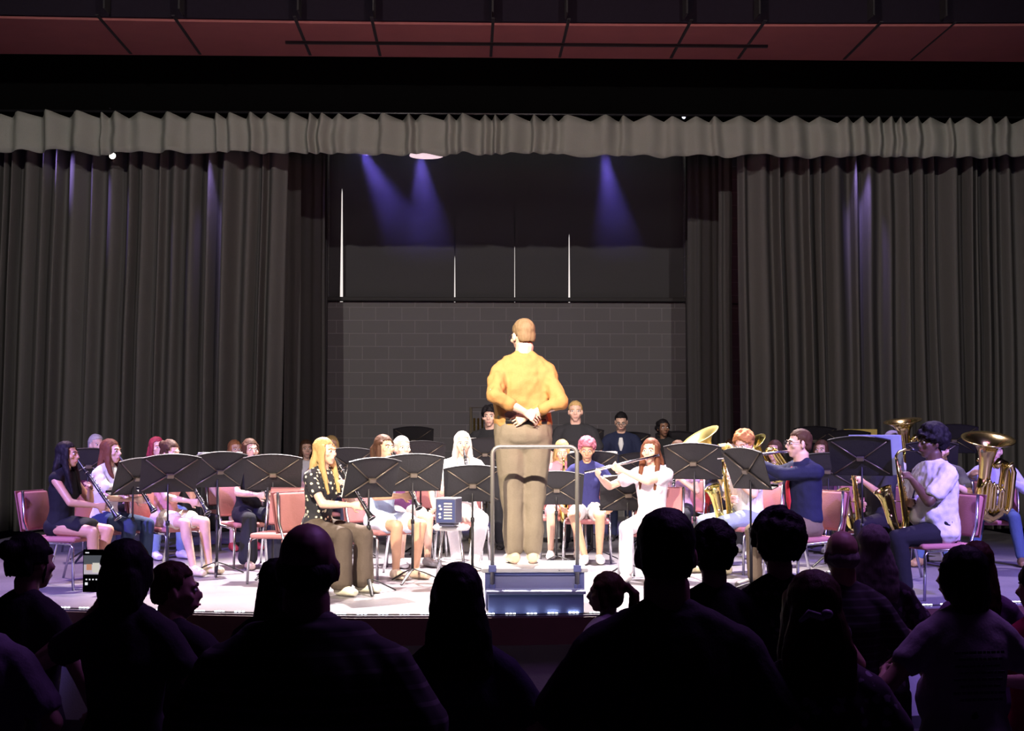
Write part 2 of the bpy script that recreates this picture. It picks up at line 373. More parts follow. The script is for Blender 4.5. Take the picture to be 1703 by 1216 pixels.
# fixtures
def fixture(loc, aim, r, L, label, em, ecol, power=0, deg=30, yoke=True, lamp=None):
    d = (V(aim) - V(loc)).normalized(); q = d.to_track_quat('Z', 'Y').to_matrix().to_4x4()
    t = thing('stage_light', label, 'stage light', mw=Matrix.Translation(loc) @ q, group='stage light fixtures')
    m = MB(); m.lathe([(0, -L), (r * 0.7, -L), (r * 0.8, -L * 0.5), (r, -L * 0.2), (r, 0), (r * 0.9, 0)], 16); obj('housing', m, BLACKP, t, True)
    m = MB(); m.lathe([(0, -0.01), (r * 0.9, -0.012)], 16); obj('lens', m, mat(ecol, 0.3, 0, em=em), t, True)
    if yoke:
        m = MB(); m.tube([(-r * 1.1, 0, -L * .5), (-r * 1.1, r * 1.3, -L * .5), (r * 1.1, r * 1.3, -L * .5), (r * 1.1, 0, -L * .5)], 0.01, 6); obj('yoke', m, BLACKP, t)
    if power: spot('fixture_beam', V(loc) + d * 0.03, V(aim), power, lamp or ecol, deg, 0.7, 0.05)
    return t
sV = FPX / 18.6
fixture(atY(182, 19.1, zat(260, FPX / 19.1)), (atY(240, 17, 3.9)), 0.045, 0.13, 'small bright lamp hanging below the left end of grey valance', 9, (1, 0.95, 0.8))
sB = FPX / 21.2
for px, px2, lab in ((596, 690, 'blue stage lamp high behind the valance, leftmost of three'), (695, 715, 'blue stage lamp high behind the valance, centre left'), (1005, 1030, 'blue stage lamp high behind the valance, right of centre')):
    a = atY(px, 21.2, zat(243, sB)); b = atY(px2, 20.9, zat(420, FPX / 20.9))
    fixture(a, b, 0.09, 0.2, lab, 12, (0.35, 0.3, 1.0), 520, 34, True, (0.22, 0.16, 1.0))
m = MB(); m.tube([(-9.5, 21.2, zat(226, sB)), (9.5, 21.2, zat(226, sB))], 0.024, 8); tag(obj('lighting_batten', m, BLACKP, None, True), 'black pipe batten carrying the blue lamps above the back wall', 'pipe')
m = MB(); p_ = atY(182, 19.12, 0); m.tube([(p_.x, 19.12, zat(255, FPX / 19.1)), (p_.x, 19.0, 5.46), (p_.x, 18.93, 5.46)], 0.012, 6); tag(obj('hanging_bracket', m, BLACKP, None, True), 'thin black bracket holding the small bright lamp at left', 'bracket')
m = MB(); m.lathe([(0.0, 0.07), (0.16, 0.055), (0.23, 0.02), (0.235, 0), (0.20, -0.005), (0, -0.005)], 20, c=atY(708, 20.2, zat(257, FPX / 20.2)))
o = obj('round_work_light', m, mat((1, 0.75, 0.8), 0.5, 0, em=0.9), None, True); tag(o, 'round pinkish light just below valance, left of centre', 'light')
m = MB(); p_ = atY(708, 20.2, 0); m.tube([(p_.x, 20.2, zat(253, FPX / 20.2)), (p_.x, 20.2, zat(226, sB)), (p_.x, 21.2, zat(226, sB))], 0.014, 6); obj('bracket', m, BLACKP, o, True)
for px, py, lab in ((1140, 188, 'tiny blue lamp on top of the valance, right of centre'), (1548, 198, 'tiny white lamp on top of the valance, far right')):
    fixture(atY(px, 18.95, zat(py, FPX / 18.95)), atY(px + 160, 15, 5.0), 0.028, 0.10, lab, 3, (0.7, 0.75, 1.0), yoke=False)
# violet glows raking down the side curtains
for px, py, px2, py2, pw, dg in ((30, 215, 150, 330, 150, 40), (352, 215, 352, 420, 170, 26), (1432, 215, 1440, 400, 230, 30)):
    s1 = FPX / 18.9
    spot('curtain_spot', atY(px, 18.9 + 0.12, zat(py, s1)), atY(px2, YC - 0.05, zat(py2, FPX / YC)), pw, (0.42, 0.30, 1.0), dg, 1.0, 0.05)
# haze hanging behind the valance, where the blue beams show
m = MB(); xa = atY(548, 21).x; xb = atY(1138, 21).x; m.box(((xa + xb) / 2, 21.55, 4.75), (xb - xa, 1.9, 2.2))
hz = bpy.data.materials.new('haze'); hz.use_nodes = True; nt = hz.node_tree; nt.nodes.remove(nt.nodes['Principled BSDF'])
vs_ = nt.nodes.new('ShaderNodeVolumeScatter'); vs_.inputs['Density'].default_value = 0.075; vs_.inputs['Anisotropy'].default_value = 0.1
tc = nt.nodes.new('ShaderNodeTexCoord'); sx = nt.nodes.new('ShaderNodeSeparateXYZ'); mr = nt.nodes.new('ShaderNodeMapRange')
nt.links.new(tc.outputs['Object'], sx.inputs[0]); nt.links.new(sx.outputs[2], mr.inputs[0]); mr.inputs[1].default_value = 3.7; mr.inputs[2].default_value = 5.0; mr.inputs[4].default_value = 0.11
nt.links.new(mr.outputs[0], vs_.inputs['Density'])      # the haze thins out downwards
nt.links.new(vs_.outputs[0], nt.nodes['Material Output'].inputs['Volume'])
o = obj('haze', m, hz); tag(o, 'thin theatre haze lit by the blue beams above the back wall', 'haze', kind='stuff')

# LED strip along the stage edge
root = thing('edge_light_strip', 'strip of small white-blue lights set in the front edge of the stage', 'light strip', edge[5])
def along(t):
    L = [0]
    for a, b in zip(edge, edge[1:]): L.append(L[-1] + (b - a).length)
    d = t * L[-1]
    for i in range(len(edge) - 1):
        if d <= L[i + 1] + 1e-9: return edge[i].lerp(edge[i + 1], (d - L[i]) / (L[i + 1] - L[i])), L[-1]
_, LT = along(0)
LED = mat((0.82, 0.86, 1.0), 0.4, 0, em=9.0)
m = MB(root.matrix_world.inverted())
base = MB(); prism(base, [p + V((0, 0.045, 0)) - root.location for p in edge], [p + V((0, 0.075, 0)) - root.location for p in edge], 0.0, 0.006); obj('channel', base, BLACKP, root)
proto = None; nled = int(LT / 0.148)
mb = MB()
for dx in (-0.026, 0, 0.026): mb.box((dx, 0, 0.009), (0.017, 0.012, 0.006))
led_me = mb.mesh('led'); led_me.materials.append(LED)
for i in range(nled):
    p, _ = along((i + 0.5) / nled)
    if abs((p.x / p.y)) > 0.40: continue
    o = bpy.data.objects.new('led_cluster', led_me); COL.objects.link(o); o.parent = root; o.location = p + V((0, 0.06, 0)) - root.location

# ------------------------------------------------------------------ furniture
SALMON = cloth((0.40, 0.17, 0.17)); SALM2 = cloth((0.56, 0.16, 0.19))
def make_chair():
    t = thing('band_chair', '', 'chair')
    m = MB()
    m.box((0, -0.03, 0.435), (0.44, 0.44, 0.05)); obj('seat', m, SALMON, t, True, 0.02)
    m = MB(); R = Matrix.Rotation(math.radians(-10), 3, 'X'); m.box((0, 0.235, 0.68), (0.43, 0.045, 0.34), R); obj('backrest', m, SALMON, t, True, 0.02)
    m = MB(); m.box((0, 0.262, 0.68), (0.45, 0.012, 0.36), R); obj('back_shell', m, mat((0.16, 0.05, 0.06), 0.5), t, False, 0.005)
    for sx in (-1, 1):
        m = MB(); m.tube([(sx * 0.225, 0.22, 0.86), (sx * 0.228, 0.20, 0.60), (sx * 0.225, 0.14, 0.42), (sx * 0.225, -0.22, 0.40)], 0.012, 8); obj('side_rail', m, CHROME, t, True)
        m = MB(); m.tube([(sx * 0.222, -0.20, 0.41), (sx * 0.225, -0.235, 0.37), (sx * 0.235, -0.25, 0.0)], 0.012, 8); obj('leg', m, CHROME, t, True)
        m = MB(); m.tube([(sx * 0.222, 0.12, 0.41), (sx * 0.225, 0.16, 0.37), (sx * 0.235, 0.25, 0.0)], 0.012, 8); obj('leg', m, CHROME, t, True)
    return t
CHAIR = [None]
def chair(loc, rz, label, k=1.0):
    if CHAIR[0] is None: CHAIR[0] = c = make_chair()
    else: c = copy_tree(CHAIR[0])
    c.location = loc; c.rotation_euler = (0, 0, rz); c.scale = (k, k, k * 0.93); c['label'] = label; c['group'] = 'upholstered chairs of the band'; return c

def desk_pt(u, v, yo=0.0):     # u -1..1, v 0..1 on the desk plate; tilt applied by caller
    return V((u * 0.255 * (1 + 0.0 * v), yo, v))
def make_stand(zdesk=0.92, tilt=20):
    t = thing('music_stand', '', 'music stand')
    m = MB(); m.tube([(0, 0, 0.10), (0, 0, 0.52)], 0.0125, 10); m.tube([(0, 0, 0.50), (0, 0, zdesk + 0.16)], 0.0085, 10); m.tube([(0, 0, 0.50), (0, 0, 0.54)], 0.017, 10)
    obj('pole', m, STANDM, t, True)
    for k in range(3):
        a = math.radians(90 + 120 * k + 30); c, s = math.cos(a), math.sin(a)
        m = MB(); m.loft([((c * 0.012, s * 0.012, 0.115), 0.016, 0.006), ((c * 0.10, s * 0.10, 0.085), 0.019, 0.006), ((c * 0.27, s * 0.27, 0.008), 0.012, 0.006)], 8, side=(-s, c, 0)); obj('leg', m, STANDM, t, True)
    R = Matrix.Rotation(math.radians(tilt), 4, 'X'); T = Matrix.Translation((0, 0.0, zdesk)) @ R
    # desk leans so that its top goes toward -Y (back of the desk looks at -Y and down)
    m = MB(T); n = 14; vs = []; H = 0.345
    for y in (0.0, 0.0035):
        for i in range(n + 1):
            u = -1 + 2 * i / n
            vs.append((u * 0.245, 0.02 + y, 0)); vs.append((u * 0.258, 0.02 + y, H - 0.035 * u * u))
    fs = []; N2 = 2 * (n + 1)
    for i in range(n):
        a = 2 * i; fs += [(a, a + 2, a + 3, a + 1), (N2 + a, N2 + a + 1, N2 + a + 3, N2 + a + 2), (a + 1, a + 3, N2 + a + 3, N2 + a + 1), (a, N2 + a, N2 + a + 2, a + 2)]
    fs += [(0, 1, N2 + 1, N2), (2 * n, N2 + 2 * n, N2 + 2 * n + 1, 2 * n + 1)]
    m.add(vs, fs)
    m.box((0, 0.055, 0.004), (0.49, 0.07, 0.005)); m.box((0, 0.088, 0.012), (0.49, 0.004, 0.02))
    for i in range(n):
        u0 = -1 + 2 * i / n; u1 = -1 + 2 * (i + 1) / n
        z0 = H - 0.035 * u0 * u0; z1 = H - 0.035 * u1 * u1
        m.add([(u0 * .258, 0.008, z0 - .004), (u1 * .258, 0.008, z1 - .004), (u1 * .258, 0.008, z1), (u0 * .258, 0.008, z0), (u0 * .258, 0.022, z0 - .004), (u1 * .258, 0.022, z1 - .004), (u1 * .258, 0.022, z1), (u0 * .258, 0.022, z0)],
              [(0, 1, 2, 3), (4, 7, 6, 5), (3, 2, 6, 7), (0, 4, 5, 1)])
    dk_ = obj('desk', m, STANDM, t)
    RB = mat((0.16, 0.13, 0.10), 0.35, 0.6)
    for sx in (-1, 1):
        for z1 in (H - 0.05, 0.02):
            m = MB(T); m.tube([(sx * 0.02, 0.012, 0.15), (sx * 0.225, 0.014, z1)], 0.0055, 6); obj('rib', m, RB, dk_, True)
    m = MB(T); m.box((0, 0.006, 0.15), (0.06, 0.03, 0.035)); obj('hub', m, RB, dk_, False, 0.005)
    return t
STAND = {}
def stand(px, s, rz, top, label, paper=None):
    """top: photo y of the desk's top edge"""
    ztop = zat(top, s); zd = round(ztop - 0.32, 2)
    if zd not in STAND: STAND[zd] = t = make_stand(zd)
    else: t = copy_tree(STAND[zd])
    t.location = P(px, s); t.rotation_euler = (0, 0, math.radians(rz)); t['label'] = label; t['group'] = 'black music stands of the band'
    if paper:
        R = Matrix.Translation(t.location) @ Matrix.Rotation(math.radians(rz), 4, 'Z') @ Matrix.Translation((0, 0, zd)) @ Matrix.Rotation(math.radians(20), 4, 'X')
        lab, u0, u1, h, c = paper
        m = MB(); m.box(((u0 + u1) / 2, 0, h / 2), (u1 - u0, 0.004, h)); m.box(((u0 + u1) / 2 + 0.01, 0.004, h / 2 - 0.004), (u1 - u0, 0.002, h))
        if c is None:
            m.m = 1
            for r in range(9):
                for q in range(5): m.box(((u0 + u1) / 2 + 0.01, 0.0055, 0.03 + r * 0.03 + q * 0.0035), ((u1 - u0) * 0.9, 0.0008, 0.0008))
            o = obj('sheet_music', m, [PAPER, BLACKP])
        else: o = obj('music_folder', m, [c])
        o.matrix_world = R @ Matrix.Translation((0, 0.030, 0.0075)); tag(o, lab, 'sheet music')
    return t
# ------------------------------------------------------------------ people
SK = {'fair': (0.72, 0.45, 0.34), 'tan': (0.55, 0.31, 0.19), 'brown': (0.20, 0.10, 0.06), 'dark': (0.105, 0.052, 0.033)}
HC = {'black': (0.012, 0.010, 0.012), 'brown': (0.075, 0.035, 0.02), 'auburn': (0.17, 0.06, 0.03), 'blond': (0.55, 0.36, 0.15), 'red': (0.30, 0.04, 0.06),
      'pink': (0.45, 0.14, 0.20), 'grey': (0.30, 0.27, 0.27), 'orange': (0.42, 0.18, 0.07), 'white': (0.6, 0.55, 0.5)}
def lerp(a, b, t): return V(a) * (1 - t) + V(b) * t
def rot_to(d, up):
    d = V(d).normalized(); x = V(up).cross(d).normalized(); y = d.cross(x); return Matrix((x, y, d)).transposed()   # columns x,y,d
def ik(S, Wt, up, lo, pole):
    S = V(S); Wt = V(Wt); d = Wt - S; L = d.length
    if L > (up + lo) * 0.985: Wt = S + d * ((up + lo) * 0.985 / L); d = Wt - S; L = d.length
    a = (up * up - lo * lo + L * L) / (2 * L); h = math.sqrt(max(0.0, up * up - a * a)); n = d / L
    p = V(pole); p = (p - n * p.dot(n)).normalized()
    return S + n * a + p * h, Wt

def person(label, mw, k=1.0, pose='sit', skin='fair', hair=('short', 'brown'), top=('short', (0.3, 0.3, 0.3)), bottom=('pants', (0.05, 0.05, 0.06)), shoe=(0.6, 0.6, 0.6),
           lh=None, rh=None, poleL=(1, .3, -.9), poleR=(-1, .3, -.9), girth=1.0, fem=True, hyaw=0, hpitch=0, lean=0, face=True, extra=(), curlL=0.8, curlR=0.8,
           nL=None, nR=None, voxel=0.0085, group=None, feet=None, hs=None, splay=0.12, sitz=0.0, legw=1.0, shf=1.0, shz=0.0, wr=.006, psm=3):
    """A figure facing -Y in its own space (its left is +X). Returns (root, dict of key points)."""
    root = thing('person', label, 'person', mw=mw, group=group)
    if isinstance(skin, str): skin = SK[skin]
    SKM = mat(skin, 0.5, 0, 'skin'); hs = hs or (0.5 + 0.5 * k) * (1.0 if fem else 1.03); g = girth * k
    dz = (0.93 * k - 0.50 - sitz) if pose == 'sit' else 0.0
    LR = Matrix.Rotation(math.radians(lean), 3, 'X')      # + leans the trunk forward (towards -Y)
    hipz = 0.93 * k - dz
    def TB(x, y, z):       # trunk point from standing coordinates (unit figure)
        p = V((x * k, y * k, z * k - dz)); o = V((0, 0, hipz)); return o + LR @ (p - o)
    wsc = (0.94 if fem else 1.04) * girth; shw = (0.165 if fem else 0.19) * (0.6 + 0.4 * girth) * shf
    if fem: TR = [(.86, .13, .10), (.92, .168, .115), (.99, .158, .11), (1.08, .128, .092), (1.18, .138, .10), (1.29, .155, .118), (1.37, .155, .098), (1.435, .12, .08)]
    else: TR = [(.86, .13, .10), (.92, .158, .115), (.99, .155, .113), (1.08, .148, .107), (1.18, .156, .112), (1.29, .17, .118), (1.37, .172, .102), (1.435, .13, .08)]
    Hc = TB(0, -0.015, 1.48) + V((0, -0.01, 0.145 * hs))
    HM = Matrix.Translation(Hc) @ Matrix.Rotation(math.radians(hyaw), 4, 'Z') @ Matrix.Rotation(math.radians(hpitch), 4, 'X') @ Matrix.Scale(hs, 4)
    hx = .088 * k * (1 if fem else 1.0)
    # legs
    legs = {}
    for s in (1, -1):
        if pose == 'sit':
            hip = V((s * hx, 0.0, hipz)); fx = (feet or {}).get(s, None)
            kn = V((s * (hx + splay * 0.45), -0.43 * k, 0.45 + sitz + 0.02 * k)); an = fx and V(fx) or V((s * (hx + splay * 0.5), -0.40 * k, 0.085))
            if not fx: pass
        else:
            hip = V((s * hx, 0, 0.90 * k)); kn = V((s * (hx + splay * .2), -0.015, 0.49 * k)); an = V((s * (hx + splay * .3), 0.02, 0.085 * k))
            if feet and s in feet: an = V(feet[s]); kn = (hip + an) / 2 + V((0, -0.02, 0))
        legs[s] = (hip, kn, an)
    UL, LL = 0.285 * k, 0.25 * k
    arms = {}
    for s, tgt, pole in ((1, lh, poleL), (-1, rh, poleR)):
        S = TB(s * shw, 0.005, 1.395 - shz)
        if tgt is None: tgt = (s * (0.27 * g + 0.02), -0.05 if pose == 'stand' else -0.22, S.z - (0.52 * k if pose == 'stand' else 0.38 * k))
        E, Wt = ik(S, tgt, UL, LL, pole); arms[s] = (S, E, Wt)
    def trunk(m, e, z0=0.0, z1=9, flare=0.0):
        pts = [(TB(0, .0, z), (a * wsc) * k + e + flare * max(0, 1.08 - z), (b * (.55 + .45 * girth)) * k + e) for z, a, b in TR if z0 <= z <= z1]
        m.loft(pts, 16, side=(1, 0, 0))
        if z1 > 1.3:
            m.loft([(TB(-shw, .005, 1.395 - shz), .055 * k + e, .055 * k + e), (TB(-.09, .01, 1.43), .055 * k + e, .05 * k + e), (TB(.09, .01, 1.43), .055 * k + e, .05 * k + e), (TB(shw, .005, 1.395 - shz), .055 * k + e, .055 * k + e)], 10)
            m.loft([(TB(-.11, .015, 1.425), .04 * k + e, .035 * k + e), (TB(-.045, .01, 1.475), .035 * k + e, .03 * k + e), (TB(.045, .01, 1.475), .035 * k + e, .03 * k + e), (TB(.11, .015, 1.425), .04 * k + e, .035 * k + e)], 10)
            if fem:
                for s in (1, -1): m.ell(TB(s * .065, -.080, 1.265), (.058 * k + e * .6, .048 * k + e * .6, .055 * k + e * .6))
        if girth > 1.12: m.ell(TB(0, -.05, 1.10), (.15 * g + e, .13 * g + e, .15 * k + e))
        if pose == 'sit' and z0 < .95:
            m.ell((0, 0.02, hipz - 0.02), (.155 * g + e, .12 * k + e, .085 * k + e))
        elif z0 < .95: m.ell(TB(0, .035, .92), (.15 * g + e, .10 * g + e, .11 * k + e))
    def arm(m, s, e, frac=2.0, loose=1.0):
        S, E, Wt = arms[s]; ra = (.050 if not fem else .043) * (0.55 + .45 * girth) * k; rb = .040 * k * (0.7 + .3 * girth); rc = .026 * k
        pts = [(S, ra * 1.1 + e, ra * 1.1 + e), (lerp(S, E, .35), ra + e * loose, ra + e * loose), (lerp(S, E, .85), rb + e * loose, rb + e * loose)]
        if frac <= 1: q = [(S, ra * 1.1 + e, ra * 1.1 + e), (lerp(S, E, frac * .5), ra + e * loose, ra + e * loose), (lerp(S, E, frac), ra * .92 + e * loose * 1.3, ra * .92 + e * loose * 1.3)]; m.loft(q, 10, round_=True); return
        m.loft(pts + [(E, rb + e, rb + e)], 10); m.ell(E, (rb * .98 + e,) * 3)
        f = frac - 1
        m.loft([(E, rb + e, rb + e), (lerp(E, Wt, .3 * f), .041 * k + e, .037 * k + e), (lerp(E, Wt, .7 * f), .033 * k + e, .029 * k + e), (lerp(E, Wt, f * 1.0), rc * (1 if f > .9 else 1.2) + e, rc * (.85 if f > .9 else 1.1) + e)], 10)
    def leg(m, s, e, to=2.0, flare=0.0):
        hip, kn, an = legs[s]; ra = (.088 if fem else .086) * (0.6 + .4 * girth) * k * legw ** .6; rk = .058 * k * legw; 
        if to <= 1: m.loft([(hip, ra + e, ra + e), (lerp(hip, kn, to * .5), ra * .93 + e, ra * .93 + e), (lerp(hip, kn, to), ra * .80 + e * 1.6, ra * .78 + e * 1.6)], 12); return
        m.loft([(hip, ra + e, ra + e), (lerp(hip, kn, .45), ra * .88 + e, ra * .88 + e), (lerp(hip, kn, .92), rk + e, rk + e), (kn, rk + e, rk + e)], 12); m.ell(kn, (rk + e,) * 3)
        f = to - 1; back = V((0, 0.012 * k, 0))
        m.loft([(kn, rk + e, rk + e), (lerp(kn, an, .3 * f) + back, .056 * k + e + flare * .2, .058 * k + e + flare * .2), (lerp(kn, an, .65 * f), .045 * k * legw + e + flare * .6, .044 * k * legw + e + flare * .6), (lerp(kn, an, f), .034 * k * legw + e + flare, .036 * k + e + flare)], 12)
    def foot(m, s, e, heel=0.0):
        hip, kn, an = legs[s]; d = V((s * .12, -1, 0)).normalized()
        if pose == 'sit' and False: pass
        b = V((an.x, an.y, 0)); h = an.z - .085
        m.loft([(b - d * .045 * k + V((0, 0, .035 + e + h)), .030 * k + e, .034 + e), (b + d * .03 * k + V((0, 0, .038 + e + h * .8)), .034 * k + e, .038 + e), (b + d * .11 * k + V((0, 0, .028 + e + h * .3)), .042 * k + e, .027 + e), (b + d * .165 * k + V((0, 0, .022 + e)), .036 * k + e, .020 + e)], 10, side=V((0, 0, 1)).cross(d))
    def hand(m, s, n=None, curl=0.8):
        S, E, Wt = arms[s]; d = (Wt - E).normalized(); n = V(n) if n is not None else V((-s, 0, 0)); n = (n - d * n.dot(d))
        n = n.normalized() if n.length > 1e-3 else d.orthogonal().normalized(); u = d.cross(n) * (1 if s > 0 else -1)
        q = k ** .5
        m.loft([(Wt, .026 * q, .020 * q), (Wt + d * .035 * q, .036 * q, .016 * q), (Wt + d * .075 * q, .040 * q, .014 * q)], 10, side=u)
        for off, L in ((-.034, .060), (-.0115, .072), (.0115, .076), (.0335, .068)):
            p = Wt + d * .072 * q + u * off * q; dd = d.copy(); pts = [(p - d * .01, .0086 * q, .0086 * q)]; a = curl * (.55 if off > .02 else .7)
            th = 0.0
            for fr in (.45, .32, .26):
                th += a; dd = d * math.cos(th) + n * math.sin(th); p = p + dd * L * fr * q * 1.15; pts.append((p, .0076 * q, .0076 * q))
            m.loft(pts, 6)
        t0 = Wt + d * .022 * q + u * .030 * q; t1 = t0 + (d * .5 + u * .6 + n * .45).normalized() * .035 * q; t2 = t1 + (d * .8 + n * .5).normalized() * .030 * q
        m.loft([(t0 - u * .01, .013 * q, .013 * q), (t1, .0105 * q, .0105 * q), (t2, .009 * q, .009 * q)], 6)
    # ---- body, one continuous surface
    b = MB(); trunk(b, 0)
    for s in (1, -1):
        arm(b, s, 0); leg(b, s, 0); foot(b, s, 0)
    hand(b, 1, nL, curlL); hand(b, -1, nR, curlR)
    b.loft([(TB(0, .01, 1.40), .068 * k, .062 * k), (TB(0, .0, 1.475), .052 * k * (1 if fem else 1.25), .052 * k * (1 if fem else 1.25)), (HM @ V((0, .025, -.07)), .052 * k * (1 if fem else 1.25), .056 * k * (1 if fem else 1.15))], 12)
    hb = MB(HM)
    hb.ell((0, .015, .035), (.073, .092, .082)); hb.ell((0, -.01, -.015), (.066, .080, .082))
    hb.loft([((0, -.035, -.03), .058, .052), ((0, -.045, -.070), .045, .042), ((0, -.055, -.098), .024, .022)], 12, side=(1, 0, 0))
    hb.loft([((0, -.082, .012), .008, .008), ((0, -.100, -.018), .010, .012), ((0, -.106, -.030), .014, .011)], 8, side=(1, 0, 0)); hb.ell((0, -.094, -.034), (.017, .012, .008))
    hb.ell((0, -.074, .022), (.052, .016, .010)); hb.ell((0, -.088, -.062), (.024, .010, .012))
    for s in (1, -1): hb.ell((s * .046, -.062, -.022), (.020, .018, .018)); hb.ell((s * .075, .008, -.008), (.010, .018, .031), Matrix.Rotation(.3 * s, 3, 'Z'))
    b.v += hb.v; o0 = len(b.v) - len(hb.v); b.f += [tuple(i + o0 for i in f) for f in hb.f]
    link('body', bake(b, voxel, 2), SKM, root)
    # ---- face
    if face:
        for s in (1, -1):
            e_ = MB(HM); e_.m = 0; e_.ell((s * .031, -.0785, .003), (.0145, .010, .0085)); e_.m = 1; e_.ell((s * .031, -.0865, .003), (.0062, .004, .0068))
            obj('eye', e_, [mat((0.7, 0.68, 0.66), 0.3), mat((0.03, 0.018, 0.012), 0.2)], root, True)
        for s in (1, -1):
            e_ = MB(HM); e_.loft([((s * .014, -.0905, .0215), .0035, .003), ((s * .032, -.0885, .0275), .004, .003), ((s * .050, -.075, .0205), .0025, .002)], 6)
            obj('eyebrow', e_, mat(HC.get(hair[1], hair[1]) if isinstance(hair[1], str) else hair[1], .8), root, True)
        e_ = MB(HM); e_.loft([((-.023, -.088, -.063), .003, .002), ((0, -.0985, -.060), .0055, .005), ((.023, -.088, -.063), .003, .002)], 6); obj('lips', e_, mat(tuple(min(1, c * q) for c, q in zip(skin, (.95, .55, .6))), .4), root, True)
    # ---- hair
    hc = HC[hair[1]] if isinstance(hair[1], str) else hair[1]; st = hair[0]; HMt = mat(hc, 0.6, 0, 'curly' if st in ('curly', 'afro') else 'hair', spec=0.14)
    zn = {'fair': 0}.get('x', 0)
    if st != 'bald':
        h = MB(HM); full = 1.0
        if st in ('short', 'crop'): h.ell((0, .020, .042), (.081, .099, .087)); h.ell((0, .05, -.005), (.074, .062, .075))
        elif st == 'fringe': h.ell((0, .034, -.012), (.0785, .082, .052))
        elif st in ('curly', 'afro'):
            r = .022 if st == 'curly' else .024; R0 = 1.0 if st == 'curly' else 1.16
            h.ell((0, .02, .045), (.082 * R0, .098 * R0, .088 * R0)); h.ell((0, .05, 0), (.08 * R0, .065 * R0, .08 * R0)); rnd = random.Random(hash(label) % 999 if False else len(label) * 7 + 3)
            for _ in range(90 if st == 'curly' else 130):
                th = math.acos(rnd.uniform(-.45, 1)); ph = rnd.uniform(0, 2 * PI); p = V((.084 * R0 * math.sin(th) * math.cos(ph), .02 + .100 * R0 * math.sin(th) * math.sin(ph), .045 + .092 * R0 * math.cos(th))); h.ell(p, (r, r, r), n=7, m=5)
        else:
            h.ell((0, .022, .040), (.083, .100, .089)); h.ell((0, .05, -.01), (.079, .066, .085))
            for s in (1, -1): h.loft([((s * .062, -.02, .05), .02, .04), ((s * .076, -.015, -.02), .016, .042), ((s * .074, .01, -.08), .016, .036)], 10, side=(1, 0, 0))
            if st in ('long', 'longer'):
                L = -.30 if st == 'long' else -.42; wdt = .085 if st == 'long' else .10
                h.loft([((0, .055, .0), .080, .055), ((0, .075, -.10), wdt + .01, .050), ((0, .095, -.20), wdt + .012, .040), ((0, .10, L), wdt * .75, .026)], 14, side=(1, 0, 0))
                for s in (1, -1): h.loft([((s * .070, -.01, -.04), .022, .036), ((s * .078, -.02, -.12), .024, .034), ((s * .078, -.045, -.20), .024, .024), ((s * .072, -.075, L * .85), .012, .014)], 10, side=(1, 0, 0))
            if st == 'bob': h.loft([((0, .045, .0), .090, .070), ((0, .045, -.08), .104, .072), ((0, .04, -.15), .092, .060)], 14, side=(1, 0, 0))
            if st == 'pony': h.ell((0, .125, .04), (.026, .03, .026)); h.loft([((0, .13, .04), .02, .02), ((0, .175, -.0), .036, .03), ((0, .17, -.10), .038, .032), ((0, .15, -.20), .016, .014)], 10)
            if st == 'bun': h.ell((0, .115, .055), (.045, .040, .045))
            if st == 'puff': [h.ell((x, .115 + y, .03 + z), (.04, .04, .04)) for x, y, z in ((0, 0, 0), (.03, .03, .02), (-.03, .03, -.02), (0, .05, .02), (.02, .02, -.04), (-.02, .01, .04))]
        me = bake(h, .009, 2, (0.004, 45, len(label)) if st not in ('curly', 'afro') else None)
        Hi = HM.inverted(); c0 = V((0, .02, .0))
        for v in me.vertices:                       # leave the face open
            p = Hi @ v.co
            hl = .062 - 2.2 * p.x * p.x - (.0 if st not in ('curly', 'afro') else .004)
            if st == 'crop': hl += .004
            if p.y < -.018 and p.z < hl and (abs(p.x) < .064 or (st in ('short', 'crop', 'curly', 'afro', 'bun', 'puff', 'pony') and p.z < .03)) and p.z > -.13:
                q = V((p.x * .80, max(p.y, -.07) * .55, p.z)); v.co = HM @ q
            if st in ('short', 'crop', 'curly', 'afro', 'bun', 'puff', 'pony') and p.z < -.055 + (.0 if p.y > .05 else .05) and p.y < .11 and p.y > -.02 and st not in ('pony',):
                q = V((p.x * .78, p.y * .7, max(p.z, -.03))); v.co = HM @ q
        me.update(); link('hair', me, HMt, root)
    # ---- clothes
    tcol = top[1]; TM = tcol if isinstance(tcol, bpy.types.Material) else cloth(tcol); e = .014
    m = MB()
    z0 = {'crop': 1.05}.get(top[0], .90 if len(top) < 3 or top[2] != 'tuck' else .97)
    trunk(m, e + (.004 if not fem else .002), z0, 9, .05 if len(top) < 3 or top[2] != 'tuck' else 0)
    if top[0] in ('short', 'crop'): [arm(m, s, e + .004, .72 if not fem else .5, 1.2) for s in (1, -1)]
    elif top[0] == 'long': [arm(m, s, e, 1.97, 1.1) for s in (1, -1)]
    elif top[0] == 'roll': [arm(m, s, e, 1.55, 1.1) for s in (1, -1)]
    elif top[0] == 'puff':
        for s in (1, -1): S, E, _w = arms[s]; m.ell(lerp(S, E, .25), (.072 * k,) * 3); m.ell(lerp(S, E, .55), (.075 * k,) * 3)
    if top[0] == 'jacket': [arm(m, s, e + .006, 1.97, 1.2) for s in (1, -1)]
    mname = {'jacket': 'jacket', 'sleeveless': 'sleeveless_top'}.get(top[0], 'shirt')
    link(mname, bake(m, .0105, 4, (wr, 11, len(label) * 1.7)), TM, root)
    if 'collar' in extra:
        m = MB(); c = TB(0, .0, 1.475); m.loft([(c + V((0, .006, -.022)), .070 * k, .072 * k), (c + V((0, .004, .02)), .060 * k, .062 * k)], 16, side=(1, 0, 0), round_=False); obj('collar', m, TM, root, True)
